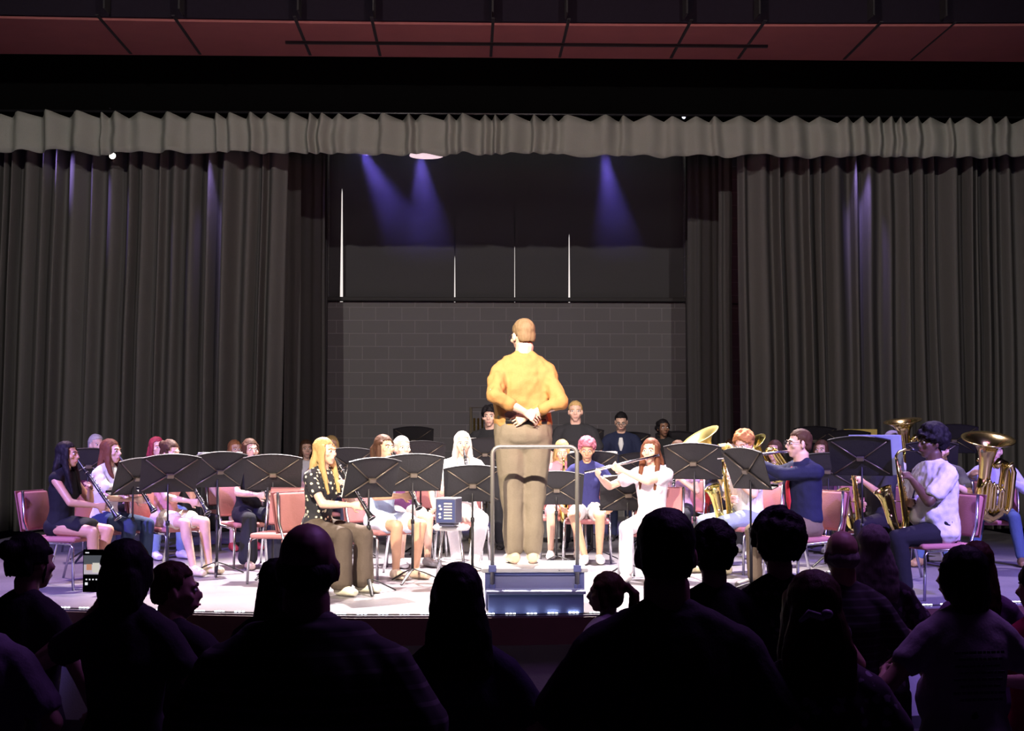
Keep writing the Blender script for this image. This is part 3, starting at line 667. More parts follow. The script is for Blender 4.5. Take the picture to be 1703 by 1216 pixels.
    if 'vest_white' in extra:
        m = MB(); m.loft([(TB(0, -.125, 1.42), .022, .01), (TB(0, -.142, 1.34), .035, .01), (TB(0, -.142, 1.25), .012, .01)], 8, side=(1, 0, 0)); obj('shirt_front', m, cloth((0.75, 0.75, 0.75)), root, True)
    for x in extra:
        if isinstance(x, tuple) and x[0] == 'tie':
            m = MB(); m.ell(TB(0, -.098, 1.43), (.018, .014, .016)); m.loft([(TB(0, -.115, 1.41), .014, .006), (TB(0, -.155, 1.30), .026, .007), (TB(0, -.150, 1.16), .034, .007), (TB(0, -.15, 1.08), .010, .006)], 8, side=(1, 0, 0)); obj('tie', m, cloth(x[1]), root, True)
        if isinstance(x, tuple) and x[0] == 'bowtie':
            m = MB()
            for s in (1, -1): m.loft([(TB(0, -.090, 1.45), .006, .008), (TB(s * .035, -.09, 1.45), .008, .020)], 8)
            obj('bow_tie', m, cloth(x[1]), root, True)
        if isinstance(x, tuple) and x[0] == 'cap':
            m = MB(HM); m.ell((0, .018, .062), (.088, .104, .072)); m.loft([((0, .018, .035), .089, .104), ((0, .018, .060), .090, .105)], 18, side=(1, 0, 0), round_=False); obj('cap', m, cloth(x[1]), root, True)
        if isinstance(x, tuple) and x[0] == 'stole': pass
    if 'glasses' in extra:
        m = MB(HM)
        for s in (1, -1):
            m.tube([(s * .032 + .023 * math.cos(a), -.103, .002 + .017 * math.sin(a)) for a in [2 * PI * i / 12 for i in range(12)]], .0022, 6, closed=True); m.tube([(s * .055, -.102, .008), (s * .078, -.04, .008), (s * .082, .012, .0)], .002, 6)
        m.tube([(-.010, -.104, .004), (.010, -.104, .004)], .002, 6); obj('glasses', m, mat((0.02, 0.018, 0.02), .3), root, True)
    if 'strap' in extra:
        m = MB(); m.tube([TB(.05, -.12, 1.30), TB(.075, -.07, 1.45), TB(.05, .075, 1.49), TB(-.05, .075, 1.49), TB(-.075, -.07, 1.45), TB(-.03, -.15, 1.30), TB(-.02, -.20, 1.18)], .007, 6); obj('neck_strap', m, cloth((0.015, 0.015, 0.015)), root, True)
    bt, bc = bottom[0], bottom[1]; BM = bc if isinstance(bc, bpy.types.Material) else cloth(bc)
    m = MB()
    if bt in ('pants', 'wide', 'shorts', 'jeans'):
        trunk(m, e * .8, 0, 1.09)
        for s in (1, -1): leg(m, s, e * (1.3 if bt == 'shorts' else .8) + (.006 if bt == 'wide' else 0), .62 if bt == 'shorts' else 1.97, {'wide': .045, 'pants': .016}.get(bt, .008))
        nm = {'shorts': 'shorts', 'jeans': 'jeans'}.get(bt, 'trousers')
    else:
        if pose == 'sit':
            trunk(m, e * .7, .9, 1.03); z = hipz
            m.loft([((0, .05, z), .17 * g + e, .11 * k), ((0, -.12, z + .005), .165 * g + e, .10 * k), ((0, -.30 * k, z + .0), .165 * g + splay * .4, .088 * k)], 16, side=(1, 0, 0))
        else:
            trunk(m, e * .7, .9, 1.03); m.loft([((0, .01, .95 * k), .175 * g, .125 * g), ((0, .01, .55 * k), .23 * g, .18 * g)], 16, side=(1, 0, 0))
        nm = 'skirt'
    link(nm, bake(m, .0105, psm, (.005, 9, len(label) * 2.3)), BM, root)
    for s in (1, -1):
        m = MB(); SM = shoe if isinstance(shoe, bpy.types.Material) else mat(shoe, .5)
        if 'heels' in extra:
            hip, kn, an = legs[s]; d = V((s * .12, -1, 0)).normalized(); b_ = V((an.x, an.y, 0))
            m.loft([(b_ - d * .05 + V((0, 0, .075)), .028, .012), (b_ + d * .03 + V((0, 0, .05)), .032, .012), (b_ + d * .12 + V((0, 0, .012)), .038, .010), (b_ + d * .18 + V((0, 0, .012)), .03, .010)], 10, side=V((0, 0, 1)).cross(d))
            m.box(b_ - d * .045 + V((0, 0, .035)), (.03, .03, .07)); m.tube([b_ + V((.045 * math.cos(t), .045 * math.sin(t), .10)) for t in [i * PI / 5 for i in range(10)]], .008, 6, closed=True); obj('shoe', m, SM, root, True)
        else:
            foot(m, s, .011); hip, kn, an = legs[s]; m.ell(V((an.x, an.y, an.z - .02)), (.046 * k, .052 * k, .04)); link('shoe', bake(m, .009, 2), SM, root)
    pts = {'mouth': HM @ V((0, -.105, -.061)), 'HM': HM, 'TB': TB, 'hipz': hipz, 'arms': arms, 'legs': legs, 'k': k}
    return root, pts

# ------------------------------------------------------------------ instruments (each a thing of its own)
def frame(o, d, up):      # local z along d
    R = rot_to(d, up).to_4x4(); return Matrix.Translation(o) @ R
def clarinet(mw, label, L=0.60):
    t = thing('clarinet', label, 'clarinet', mw=mw, group='clarinets of the band')
    m = MB(); prof = [(.006, 0), (.011, .05), (.0155, .085), (.0155, .13), (.0135, .135), (.0138, .33), (.0145, .50), (.018, .535), (.026, .575), (.036, L), (.033, L), (.012, .54)]; m.lathe(prof, 14); obj('tube', m, BLACKP, t, True)
    m = MB()
    for z in (.088, .132, .333, .505): m.tube([(.0155 * math.cos(a), .0155 * math.sin(a), z) for a in [2 * PI * i / 12 for i in range(12)]], .003, 6, closed=True)
    m.tube([(.035 * math.cos(a), .035 * math.sin(a), L) for a in [2 * PI * i / 14 for i in range(14)]], .002, 6, closed=True)
    obj('ring', m, SILVER, t, True)
    m = MB()
    for z in (.17, .20, .23, .27, .30, .37, .40, .43): m.lathe([(.0, .006), (.008, .006), (.009, 0)], 10, c=(0, .016, z), R=Matrix.Rotation(-PI / 2, 3, 'X'))
    for x in (.015, -.015): m.tube([(x, .008, .18), (x, .010, .48)], .0025, 6)
    for z in (.45, .47, .49): m.box((.014, .014, z), (.018, .004, .010))
    obj('keys', m, SILVER, t, True); return t
def flute(mw, label):
    t = thing('flute', label, 'flute', mw=mw, group='flutes of the band')
    m = MB(); m.tube([(0, 0, -.11), (0, 0, .56)], .0105, 12); m.ell((0, .0, -.11), (.0115, .0115, .006)); obj('tube', m, SILVER, t, True)
    m = MB(); m.ell((0, -.008, 0), (.012, .006, .016)); obj('lip_plate', m, SILVER, t, True)
    m = MB()
    for i in range(12): m.lathe([(0, .004), (.008, .004), (.008, 0)], 10, c=(0, -.0105, .12 + .032 * i), R=Matrix.Rotation(PI / 2, 3, 'X'))
    m.tube([(.008, -.010, .10), (.008, -.010, .52)], .0025, 6); obj('keys', m, SILVER, t, True); return t
def sax(mw, label, big=1.0):
    """body tube hangs down -z from the origin; neck goes to (0, +y) player side; bell on the -y side"""
    t = thing('saxophone', label, 'saxophone', mw=mw @ Matrix.Scale(big, 4), group='saxophones of the band')
    m = MB(); m.tube([(0, 0, 0), (0, 0, -.15), (0, 0, -.35), (0, 0, -.47), (0, -.02, -.53), (0, -.06, -.555), (0, -.10, -.53), (0, -.115, -.47), (0, -.125, -.36), (0, -.135, -.28), (0, -.155, -.225)],
           [.012, .017, .024, .029, .031, .033, .036, .040, .047, .055, .064], 14); m.v[-14:] = m.v[-14:]
    obj('body_tube', m, BRASS, t, True)
    m = MB(); R = Matrix.Rotation(math.radians(20), 3, 'X'); m.lathe([(.056, -.05), (.060, -.02), (.066, 0), (.074, .012), (.078, .014), (.074, .010), (.058, -.03), (.03, -.09)], 20, c=(0, -.155, -.225), R=R); obj('bell', m, BRASS, t, True)
    m = MB(); m.tube([(0, 0, -.01), (0, .0, .025), (0, .03, .055), (0, .09, .062), (0, .14, .05)], [.012, .011, .010, .009, .008], 10); obj('neck', m, BRASS, t, True)
    m = MB(); m.tube([(0, .13, .053), (0, .16, .046), (0, .195, .036)], [.011, .012, .006], 10); obj('mouthpiece', m, BLACKP, t, True)
    m = MB()
    for i, z in enumerate((-.06, -.10, -.14, -.18, -.23, -.27, -.31, -.36, -.41)): m.lathe([(0, .008), (.013 + i * .0012, .008), (.014 + i * .0012, 0)], 12, c=(.0, .018 + i * .0014, z), R=Matrix.Rotation(-PI / 2, 3, 'X'))
    for x in (.024, -.024): m.tube([(x, .008, -.04), (x * 1.2, .008, -.45)], .003, 6)
    for z in (-.36, -.43): m.lathe([(0, .01), (.024, .01), (.025, 0)], 14, c=(.03, -.13, z), R=Matrix.Rotation(PI / 2, 3, 'Y'))
    m.tube([(0, -.02, -.33), (0, -.09, -.31)], .004, 6); obj('keys', m, mat((0.9, 0.72, 0.38), .2, 1.0), t, True); return t
def tuba(mw, label, sc_=1.0, mt=None, name='tuba'):
    """upright: bell up +z at top; front (valves) at -y"""
    mt = mt or BRASS
    t = thing(name, label, name, mw=mw @ Matrix.Scale(sc_, 4), group=None)
    m = MB(); m.lathe([(.055, .42), (.062, .54), (.075, .64), (.095, .71), (.135, .765), (.195, .80), (.245, .815), (.250, .812), (.243, .805), (.19, .788), (.13, .75), (.085, .69), (.06, .60), (.05, .45)], 32, c=(-.06, 0, 0)); obj('bell', m, mt, t, True)
    m = MB(); m.tube([(-.06, 0, .43), (-.065, 0, .28), (-.062, 0, .15), (-.03, 0, .07), (.04, 0, .03), (.125, 0, .07), (.16, 0, .16), (.165, 0, .32), (.165, 0, .46), (.14, 0, .55), (.08, -.01, .58), (.03, -.03, .54)], [.058, .064, .066, .068, .068, .066, .062, .056, .050, .044, .038, .034], 14); obj('body_tube', m, mt, t, True)
    for i in range(4):
        x0 = -.045 + i * .046; m = MB(); r = .019; y = -.085 - .012 * (i % 2)
        m.tube([(x0 - .03, y, .16), (x0 - .03, y, .40 - i * .03), (x0 - .015, y, .43 - i * .03), (x0 + .005, y, .40 - i * .03), (x0 + .005, y, .16), (x0 - .012, y, .125)], r * .9, 8, closed=True); obj('valve_tubing', m, mt, t, True)
    for i in range(3):
        m = MB(); c = (.0 + i * .042, -.085, .27); m.tube([(c[0], c[1], .18), (c[0], c[1], .33)], .017, 12); m.tube([(c[0], c[1], .33), (c[0], c[1], .37)], .004, 6); m.ell((c[0], c[1], .375), (.013, .013, .005)); m.ell((c[0], c[1], .18), (.017, .017, .008)); obj('valve', m, SILVER, t, True)
    m = MB(); m.tube([(.02, -.03, .53), (.02, .04, .56), (.0, .10, .55), (-.02, .14, .54)], [.012, .009, .007, .007], 8); m.lathe([(.007, 0), (.016, .04), (.017, .045)], 12, c=(-.02, .135, .54), R=Matrix.Rotation(-PI / 2, 3, 'X')); obj('leadpipe', m, mt, t, True)
    m = MB()
    m.tube([(.215, -.06, .14), (.215, -.06, .48), (.18, -.06, .56), (.13, -.06, .52), (.115, -.06, .2), (.13, -.06, .12), (.175, -.06, .08)], .026, 8, closed=True); m.tube([(-.12, -.07, .10), (-.12, -.07, .36), (-.09, -.07, .41), (-.06, -.07, .36), (-.06, -.07, .10), (-.09, -.07, .06)], .019, 8, closed=True)
    obj('outer_bow', m, mt, t, True); return t
def trumpet(mw, label):
    """along +z away from the mouth"""
    t = thing('trumpet', label, 'trumpet', mw=mw)
    m = MB(); m.tube([(0, 0, .02), (0, 0, .36), (0, .025, .39), (0, .05, .36), (0, .05, .10), (0, .075, .07), (0, .09, .10)], .0065, 8); obj('tubing', m, SILVER, t, True)
    m = MB(); m.lathe([(.0065, .10), (.008, .30), (.014, .40), (.030, .45), (.060, .475), (.058, .473), (.02, .42)], 20, c=(0, .0, 0)); m.lathe([(.010, -.01), (.011, -.005), (.005, .02)], 12); obj('bell', m, SILVER, t, True)
    m = MB()
    for z in (.17, .195, .22): m.tube([(0, -.05, z), (0, .07, z)], .0105, 10); m.ell((0, -.065, z), (.008, .004, .008)); m.tube([(0, -.065, z), (0, -.05, z)], .003, 6)
    obj('valves', m, SILVER, t, True); return t
# ------------------------------------------------------------------ the band
def head_frame(k, pose, lean, hyaw, hpitch, fem, sitz=0.0):
    hs = (0.5 + 0.5 * k) * (1.0 if fem else 1.03); dz = (0.93 * k - 0.50 - sitz) if pose == 'sit' else 0.0; hipz = 0.93 * k - dz
    LR = Matrix.Rotation(math.radians(lean), 3, 'X'); o = V((0, 0, hipz)); c = o + LR @ (V((0, -0.015 * k, 1.48 * k - dz)) - o) + V((0, -0.01, 0.145 * hs))
    return Matrix.Translation(c) @ Matrix.Rotation(math.radians(hyaw), 4, 'Z') @ Matrix.Rotation(math.radians(hpitch), 4, 'X') @ Matrix.Scale(hs, 4)
def player(px, ty, s, a, who, act=None, noun='', girth=1.0, fem=True, floor=0.0, chairy=True, pose='sit', dk=0.0, **kw):
    zt = zat(ty, s) - floor
    k = (zt - 0.6375) / 0.6875 if pose == 'sit' else (zt - 0.1375) / 1.6175
    k = min(max(k, 0.84 if pose == 'sit' else 0.7), 1.12) + dk
    mw = Matrix.Translation(P(px, s, floor)) @ Matrix.Rotation(math.radians(a), 4, 'Z')
    kw.setdefault('lean', 3 if pose == 'sit' else 0); kw.setdefault('hyaw', 0); kw.setdefault('hpitch', -3)
    HM = head_frame(k, pose, kw['lean'], kw['hyaw'], kw['hpitch'], fem); mo = HM @ V((0, -.105, -.061)); inst = None
    if act == 'clar':
        d = V((0.03, -.60, -.80)).normalized(); f = frame(mo - d * .012, d, (0, -1, .7)); gl = mo + d * .24; gr = mo + d * .42
        kw.update(lh=gl + V((.045, .065, -.035)), rh=gr + V((-.05, .065, -.03)), nL=(-1, .1, -.2), nR=(1, .1, -.2), curlL=.75, curlR=.75); inst = lambda: clarinet(mw @ f, 'black clarinet with silver keys played by the ' + who)
    elif act == 'flute':
        d = V(kw.pop('fdir', (-.93, -.32, -.16))).normalized(); f = frame(mo + V((0, -.004, -.004)), d, (0, -1, 1)); gl = mo + d * .20; gr = mo + d * .43
        kw.update(lh=gl + V((.01, -.05, -.075)), rh=gr + V((.0, .045, -.085)), nL=(-.4, 1, .5), nR=(0, -1, .5), curlL=.8, curlR=.6, poleL=(1, -.3, -.8), poleR=(-1, .2, -.7)); inst = lambda: flute(mw @ f, 'silver flute held sideways by the ' + who)
    elif act == 'sax':
        f = Matrix.Translation(mo) @ Matrix.Rotation(math.radians(9), 4, 'X') @ Matrix.Translation((0, -.195, -.036)); O = f @ V((0, 0, 0))
        kw.update(lh=f @ V((.0, .02, -.13)) + V((.055, .055, -.03)), rh=f @ V((0, .02, -.33)) + V((-.055, .055, -.02)), nL=(-1, -.2, 0), nR=(1, -.2, 0), curlL=.75, curlR=.75); inst = lambda: sax(mw @ f, 'brass saxophone played by the ' + who)
    elif act == 'trumpet':
        d = V((0, -.97, -.20)).normalized(); f = frame(mo + d * .0, d, (0, 0, 1)) @ Matrix.Rotation(PI, 4, 'Z'); g = mo + d * .19
        kw.update(lh=g + V((.06, .06, -.06)), rh=g + V((-.06, .05, -.04)), nL=(-1, 0, .2), nR=(1, 0, .2)); inst = lambda: trumpet(mw @ f, 'silver trumpet raised by the ' + who)
    root, pt = person('player ' + noun, mw, k, pose, girth=girth, fem=fem, group=None, **kw)
    if inst: inst()
    if pose == 'sit' and chairy: chair(P(px, s), math.radians(a), 'pink upholstered steel chair under the ' + who, 1.0)
    return mw, pt

W_ = (0.80, 0.78, 0.78)
FLW = mat((0.015, 0.014, 0.02), .85, 0, 'flower', (0.80, 0.72, 0.50), 26)
player(104, 733, 200, 76, 'player in the black sleeveless top', 'clar', 'in black sleeveless top and black skirt at far left, long black hair', skin='tan', hair=('longer', 'black'), top=('sleeveless', (.012, .012, .015)), bottom=('skirt', (.014, .014, .018)), shoe=(.02, .015, .015), extra=('heels',), lean=4, feet={1: (.10, -.30, .085), -1: (-.10, -.38, .085)})
player(176, 728, 186, 66, 'player in the white puff-sleeve blouse', 'clar', 'in white puff-sleeve blouse and ripped jeans, long auburn hair', hair=('long', 'auburn'), top=('puff', W_), bottom=('jeans', (.035, .05, .10)), shoe=(.7, .68, .66), lean=5)
player(276, 730, 181, 58, 'player in pink top and beige shorts', 'clar', 'in pink top and beige shorts with cream sneakers', hair=('bun', 'brown'), top=('short', (.62, .30, .30)), bottom=('shorts', (.74, .64, .58)), shoe=(.75, .62, .45), lean=5, hpitch=10, feet={1: (.13, -.42, .085), -1: (-.12, -.46, .085)})
player(259, 725, 160, 35, 'player with red hair behind the stands', 'trumpet', 'with short red-pink hair behind the left stands', hair=('bob', 'red'), top=('short', (.60, .58, .66)), bottom=('jeans', (.2, .28, .42)), shoe=W_)
player(158, 722, 154, 40, 'blond player at the left rear', None, 'with pale blond hair half hidden at the far left rear', fem=False, hair=('short', 'white'), top=('short', (.10, .02, .04)), bottom=('pants', (.03, .03, .05)), shoe=(.05, .05, .05))
player(414, 728, 172, 30, 'player in black dress with long brown hair', 'clar', 'in black top and wide black trousers, long brown hair', hair=('longer', 'brown'), top=('short', (.015, .014, .018)), bottom=('wide', (.018, .018, .026)), shoe=(.35, .25, .20))
player(389, 734, 149, 30, 'ginger player in white', None, 'with ginger hair and white top, behind the black-clad clarinetist', hair=('long', 'orange'), top=('short', (.72, .5, .5)), bottom=('shorts', (.30, .03, .06)), shoe=(.45, .05, .05))
player(528, 743, 206, 57, 'player in the flowered black blouse', 'clar', 'in black blouse with white flowers and brown trousers, long blond hair', hair=('longer', 'blond'), top=('short', FLW), bottom=('wide', (.10, .075, .06)), shoe=(.75, .70, .55), lean=7, dk=.05)
player(509, 733, 142, 15, 'small dark haired player in front of left curtain', None, 'with dark hair and white top, small face behind the blond clarinetist', hair=('long', 'brown'), top=('short', W_), bottom=('pants', (.03, .03, .04)), shoe=(.3, .3, .3))
player(551, 723, 152, 10, 'blond player behind a stand', None, 'with golden blond hair, eyes just above a black stand', hair=('bob', 'blond'), top=('short', (.5, .30, .28)), bottom=('pants', (.05, .05, .08)), shoe=(.3, .3, .3))
player(634, 725, 186, 42, 'player in light blue top with dark ponytail', 'clar', 'in light blue top and white shorts with sandals, dark ponytail', skin='tan', hair=('pony', 'brown'), top=('short', (.45, .55, .75)), bottom=('shorts', (.55, .62, .80)), shoe=(.55, .42, .32), dk=.03, feet={1: (.10, -.36, .085), -1: (-.07, -.30, .085)})
player(666, 725, 170, 25, 'player in dark purple shirt', None, 'with white-blond hair and dark purple shirt behind the ponytailed clarinetist', fem=False, hair=('short', 'white'), top=('short', (.12, .04, .12)), bottom=('shorts', (.5, .45, .42)), shoe=(.5, .5, .5))
player(768, 716, 172, 8, 'player all in white', 'clar', 'all in white with pale hair, overlit left of the conductor', hair=('long', 'white'), top=('short', (.88, .86, .86)), bottom=('pants', (.88, .86, .86)), shoe=W_, feet={1: (.06, -.42, .085), -1: (-.10, -.48, .085)})
player(815, 676, 150, -10, 'percussionist by the chimes frame', None, 'standing in black shirt at the chimes frame', fem=False, pose='stand', skin='fair', hair=('curly', 'black'), top=('short', (.02, .02, .022)), bottom=('pants', (.02, .02, .025)), shoe=(.03, .03, .03), extra=('collar',))
player(957, 667, 150, -5, 'percussionist in black polo', None, 'standing in black polo with short blond hair', fem=False, pose='stand', hair=('crop', 'blond'), top=('short', (.025, .025, .028)), bottom=('pants', (.02, .02, .025)), shoe=(.03, .03, .03), extra=('collar',), girth=1.05)
player(1033, 686, 139, -8, 'percussionist in navy suit', None, 'standing in navy suit and white shirt, looking down', fem=False, pose='stand', hair=('crop', 'black'), top=('jacket', (.02, .025, .06)), bottom=('pants', (.02, .025, .06)), shoe=(.03, .03, .03), extra=('collar', 'vest_white', 'glasses'), hpitch=16)
player(1104, 696, 139, -28, 'percussionist with black hair puff', None, 'with dark skin and tied black hair looking right at back row', pose='stand', skin='brown', hair=('puff', 'black'), top=('short', (.02, .02, .022)), bottom=('pants', (.02, .02, .025)), shoe=(.03, .03, .03), hyaw=-35 + 75)
player(934, 731, 160, 0, 'blond player right of the conductor', None, 'with blond fringe low behind the podium rail, pink legs', hair=('bob', 'blond'), top=('short', (.62, .25, .32)), bottom=('shorts', (.62, .3, .35)), shoe=(.6, .5, .5), act_=None) if False else player(934, 731, 160, 0, 'blond player right of the conductor', 'sax', 'with blond hair low behind the podium rail, in pink', hair=('bob', 'blond'), top=('short', (.62, .25, .32)), bottom=('shorts', (.62, .3, .35)), shoe=(.6, .5, .5), hpitch=14)
player(976, 728, 166, -5, 'player with curly pink hair', None, 'with curly pink hair, navy top and white sneakers', skin='tan', hair=('curly', 'pink'), top=('short', (.03, .03, .12)), bottom=('shorts', (.72, .70, .66)), shoe=(.85, .83, .8), hpitch=12, feet={1: (.12, -.28, .085), -1: (-.02, -.34, .085)})
player(1084, 727, 190, -22, 'flutist in white with long auburn hair', 'flute', 'in white top and white trousers, long auburn hair', hair=('longer', 'auburn'), top=('short', (.82, .74, .80)), bottom=('pants', (.80, .76, .80)), shoe=W_, fdir=(-.86, -.45, -.22), hyaw=-4)
player(1128, 747, 164, -18, 'player in lilac shirt behind the flutist', 'clar', 'in lilac shirt and black trousers behind the auburn flutist', hair=('bun', 'brown'), top=('short', (.45, .30, .45)), bottom=('pants', (.02, .02, .03)), shoe=(.1, .1, .1))
player(1243, 718, 180, -62, 'curly blond player in white shirt', 'sax', 'in white shirt and grey-blue jeans, curly sandy hair, looking down', fem=False, hair=('curly', 'orange'), top=('short', (.85, .84, .84), 'tuck'), bottom=('jeans', (.28, .34, .42)), shoe=(.45, .40, .25), hpitch=12, hyaw=25)
player(1336, 716, 201, -66, 'flutist in navy shirt and red tie', 'flute', 'in navy shirt, red tie, glasses and khaki trousers', fem=False, hair=('crop', 'brown'), top=('long', (.018, .020, .055), 'tuck'), bottom=('pants', (.17, .13, .09)), shoe=(.04, .03, .03), girth=1.08, extra=(('tie', (.50, .03, .05)), 'glasses', 'collar'), fdir=(-.55, -.80, -.10), hyaw=-14, dk=.02)
player(1367, 738, 152, -30, 'player hidden behind the navy-shirted flutist', None, 'with dark hair showing just behind the navy-shirted flutist', hair=('long', 'brown'), top=('short', (.08, .05, .06)), bottom=('pants', (.03, .03, .04)), shoe=(.3, .3, .3))
player(1290, 733, 160, -35, 'euphonium player', None, 'hidden by the sandy-haired saxophonist, holding the raised euphonium', hair=('long', 'brown'), top=('short', (.25, .2, .2)), bottom=('pants', (.04, .04, .05)), shoe=(.3, .3, .3), lh=(.12, -.28, .80), rh=(-.12, -.30, .85))
player(1216, 738, 150, -20, 'tuba player behind the bright tuba', None, 'hidden behind the overlit tuba right of the conductor', fem=False, hair=('short', 'brown'), top=('short', (.2, .2, .22)), bottom=('pants', (.04, .04, .05)), shoe=(.3, .3, .3), lh=(.2, -.25, .85), rh=(-.2, -.25, .85))
player(1487, 717, 156, -40, 'player in grey cap and bow tie', 'trumpet', 'in grey knit cap, white shirt and black bow tie', fem=False, skin='dark', hair=('short', 'black'), top=('long', (.78, .76, .78)), bottom=('pants', (.02, .02, .03)), shoe=(.4, .3, .15), extra=(('cap', (.33, .30, .42)), ('bowtie', (.01, .01, .01))), hyaw=20)
player(1463, 728, 186, -62, 'saxophonist in black vest', 'sax', 'in black vest with dark hair, second of the two front saxophonists', skin='tan', fem=False, hair=('short', 'brown'), top=('short', (.03, .03, .035)), bottom=('pants', (.022, .018, .022)), shoe=(.03, .03, .03))
player(1556, 706, 213, -78, 'big saxophonist in white shirt', 'sax', 'in large white shirt and black trousers, short afro', fem=False, skin='dark', hair=('afro', 'black'), top=('short', (.72, .70, .74)), bottom=('pants', (.014, .014, .018)), shoe=(.02, .02, .02), girth=1.32, extra=('strap', 'collar'), wr=.013, lean=2, dk=-.03, feet={1: (.16, -.36, .085), -1: (-.14, -.30, .085)})
mwT, ptT = player(1652, 745, 168, -18, 'tuba player in pale denim shirt', None, 'in pale denim shirt and blue jeans hidden behind the big tuba', fem=False, hair=('short', 'black'), skin='fair', top=('long', (.45, .46, .58)), bottom=('jeans', (.07, .11, .20)), shoe=(.22, .13, .06), lh=(.16, -.22, .80), rh=(-.24, -.32, .86), nR=(1, 0, 0), nL=(-1, 0, 0), splay=.2, feet={1: (.22, -.36, .085), -1: (-.22, -.40, .085)})
player(1566, 752, 170, -35, 'player hidden behind the big saxophonist', None, 'hidden behind the big saxophonist, in jeans and tan boots', fem=False, hair=('short', 'brown'), top=('short', (.2, .2, .25)), bottom=('jeans', (.12, .2, .3)), shoe=(.5, .34, .12), lh=(.14, -.22, .80), rh=(-.18, -.28, .80))
# brass standing free of a mouth-held pose
def place(px, py, s, rx, ry, rz): return Matrix.Translation(P(px, s, zat(py, s))) @ Euler((math.radians(rx), math.radians(ry), math.radians(rz)), 'XYZ').to_matrix().to_4x4()
tuba(place(1636, 864, 174, 17, -4, 14), 'large polished brass tuba on the lap of the denim-shirted player', 1.0, BRASS)
tuba(place(1222, 815, 165, 10, -30, 0), 'brass tuba coloured an overlit yellow, tilted left, right of the conductor', .82, mat((0.95, 0.80, 0.30), .3, .9))  # paler brass than the others, overexposure put into the colour
tuba(place(1300, 800, 168, 20, -34, -10), 'brass euphonium with raised bell behind the sandy-haired saxophonist', .62, BRASS, 'euphonium')
tuba(place(1518, 800, 158, 8, -8, 0), 'brass tuba whose bell rises behind the big saxophonist', .80, BRASS)
# free chairs
chair(P(474, 193), math.radians(-12), 'empty pink chair between the black-clad and flowered clarinetists')
chair(P(1340 + 80, 168), math.radians(-30), 'empty pink chair right of the navy-shirted flutist')
chair(P(703, 158), math.radians(5), 'red chair seen between two front stands, left of the stool')

# music stands: pixel of the pole, scale, turn, photo y of the top edge
fold = mat((.66, .50, .12), .7); blueb = mat((.42, .48, .70), .7)
stand(223, 190, 58, 763, 'music stand turned side-on before the white-bloused clarinetist')
stand(281, 198, 32, 756, 'music stand with long pole between the two left front clarinetists')
stand(363, 184, 38, 753, 'music stand before the clarinetist in beige shorts', ('white sheet music standing on the third stand from left', -.24, .20, .325, None))
stand(455, 188, 6, 757, 'wide dark music stand directly above the empty pink chair')
stand(614, 208, 40, 762, 'music stand with a thick black folder before the flowered blouse', ('white pages on the stand before the flowered blouse', -.25, .22, .30, None))
stand(687, 194, 12, 757, 'music stand square-on before the player in light blue', ('white pages on the stand before the player in light blue', -.24, .16, .31, None))
stand(786, 190, 2, 775, 'music stand low beside the podium rail, left of conductor')
stand(984, 164, 0, 752, 'music stand before the player with curly pink hair', ('white pages edging the stand before the curly pink hair', -.23, .24, .325, None))
stand(1043, 187, 4, 790, 'low music stand in front of the auburn flutist', ('white pages on the low stand before the auburn flutist', -.23, .20, .325, None))
stand(1154, 188, -20, 738, 'tall music stand right of the auburn flutist')
stand(1247, 214, -64, 747, 'music stand lit pink between the flutists')
stand(1432, 204, -30, 728, 'tall music stand before the vest-wearing saxophonist', ('blue-white booklet open on the tall right stand', -.08, .33, .34, blueb))
stand(700, 156, 8, 735, 'purple-lit music stand in the second row, left of centre')
stand(582, 160, 4, 745, 'music stand behind the blond flowered-blouse clarinetist')
stand(688, 131, 0, 711, 'small black music stand alone against the block wall')
stand(806, 152, 4, 730, 'overlit music stand just left of the conductor’s hip'.replace('’', "'"), ('bright white sheet music left of the conductor', -.25, .25, .33, None))
stand(968, 138, 0, 713, 'music stand in front of the black polo percussionist')
stand(1045, 138, 0, 719, 'music stand in front of the navy suit percussionist')
stand(1124, 138, -2, 718, 'music stand in front of the percussionist with the hair puff')
stand(1354, 136, -8, 710, 'high music stand behind the navy-shirted flutist, by the curtain')
stand(1376, 172, -18, 755, 'dark music stand at the back of the navy-shirted flutist')
stand(1585, 150, -12, 707, 'pale violet-lit music stand left of the tuba bell')
stand(1548, 165, -14, 735, 'black music stand behind the head of the big saxophonist')
stand(925, 175, 0, 785, 'black music stand seen under the podium rail, right of trousers')
stand(1409, 142, -10, 717, 'music stand with yellow folder in the right back row', ('yellow folder on a back row stand at right', -.05, .32, .34, fold))
stand(148, 166, 20, 746, 'dark music stand between the two far left heads')
stand(1066, 150, 0, 754, 'dark music stand just left of the auburn flutist')

# stool with a small mixer
t = thing('stool', 'white round stool with chrome legs left of the podium', 'stool', P(751, 200))
zs = 0.50
m = MB(); m.lathe([(0, zs - .03), (.14, zs - .03), (.155, zs - .015), (.155, zs), (.14, zs + .012), (0, zs + .014)], 28); obj('seat', m, mat((.8, .78, .74), .5), t, True)
for k in range(4):
    a = PI / 4 + k * PI / 2; m = MB(); m.tube([(.10 * math.cos(a), .10 * math.sin(a), zs - .03), (.18 * math.cos(a), .18 * math.sin(a), 0)], .011, 8); obj('leg', m, CHROME, t, True)
m = MB(); m.tube([(.145 * math.cos(a), .145 * math.sin(a), .22) for a in [2 * PI * i / 24 for i in range(24)]], .006, 6, closed=True); obj('foot_ring', m, CHROME, t, True)
t = thing('amplifier_box', 'small dark blue slotted electronics box on the white stool', 'amplifier', P(747, 203, zs + .016), math.radians(-14))
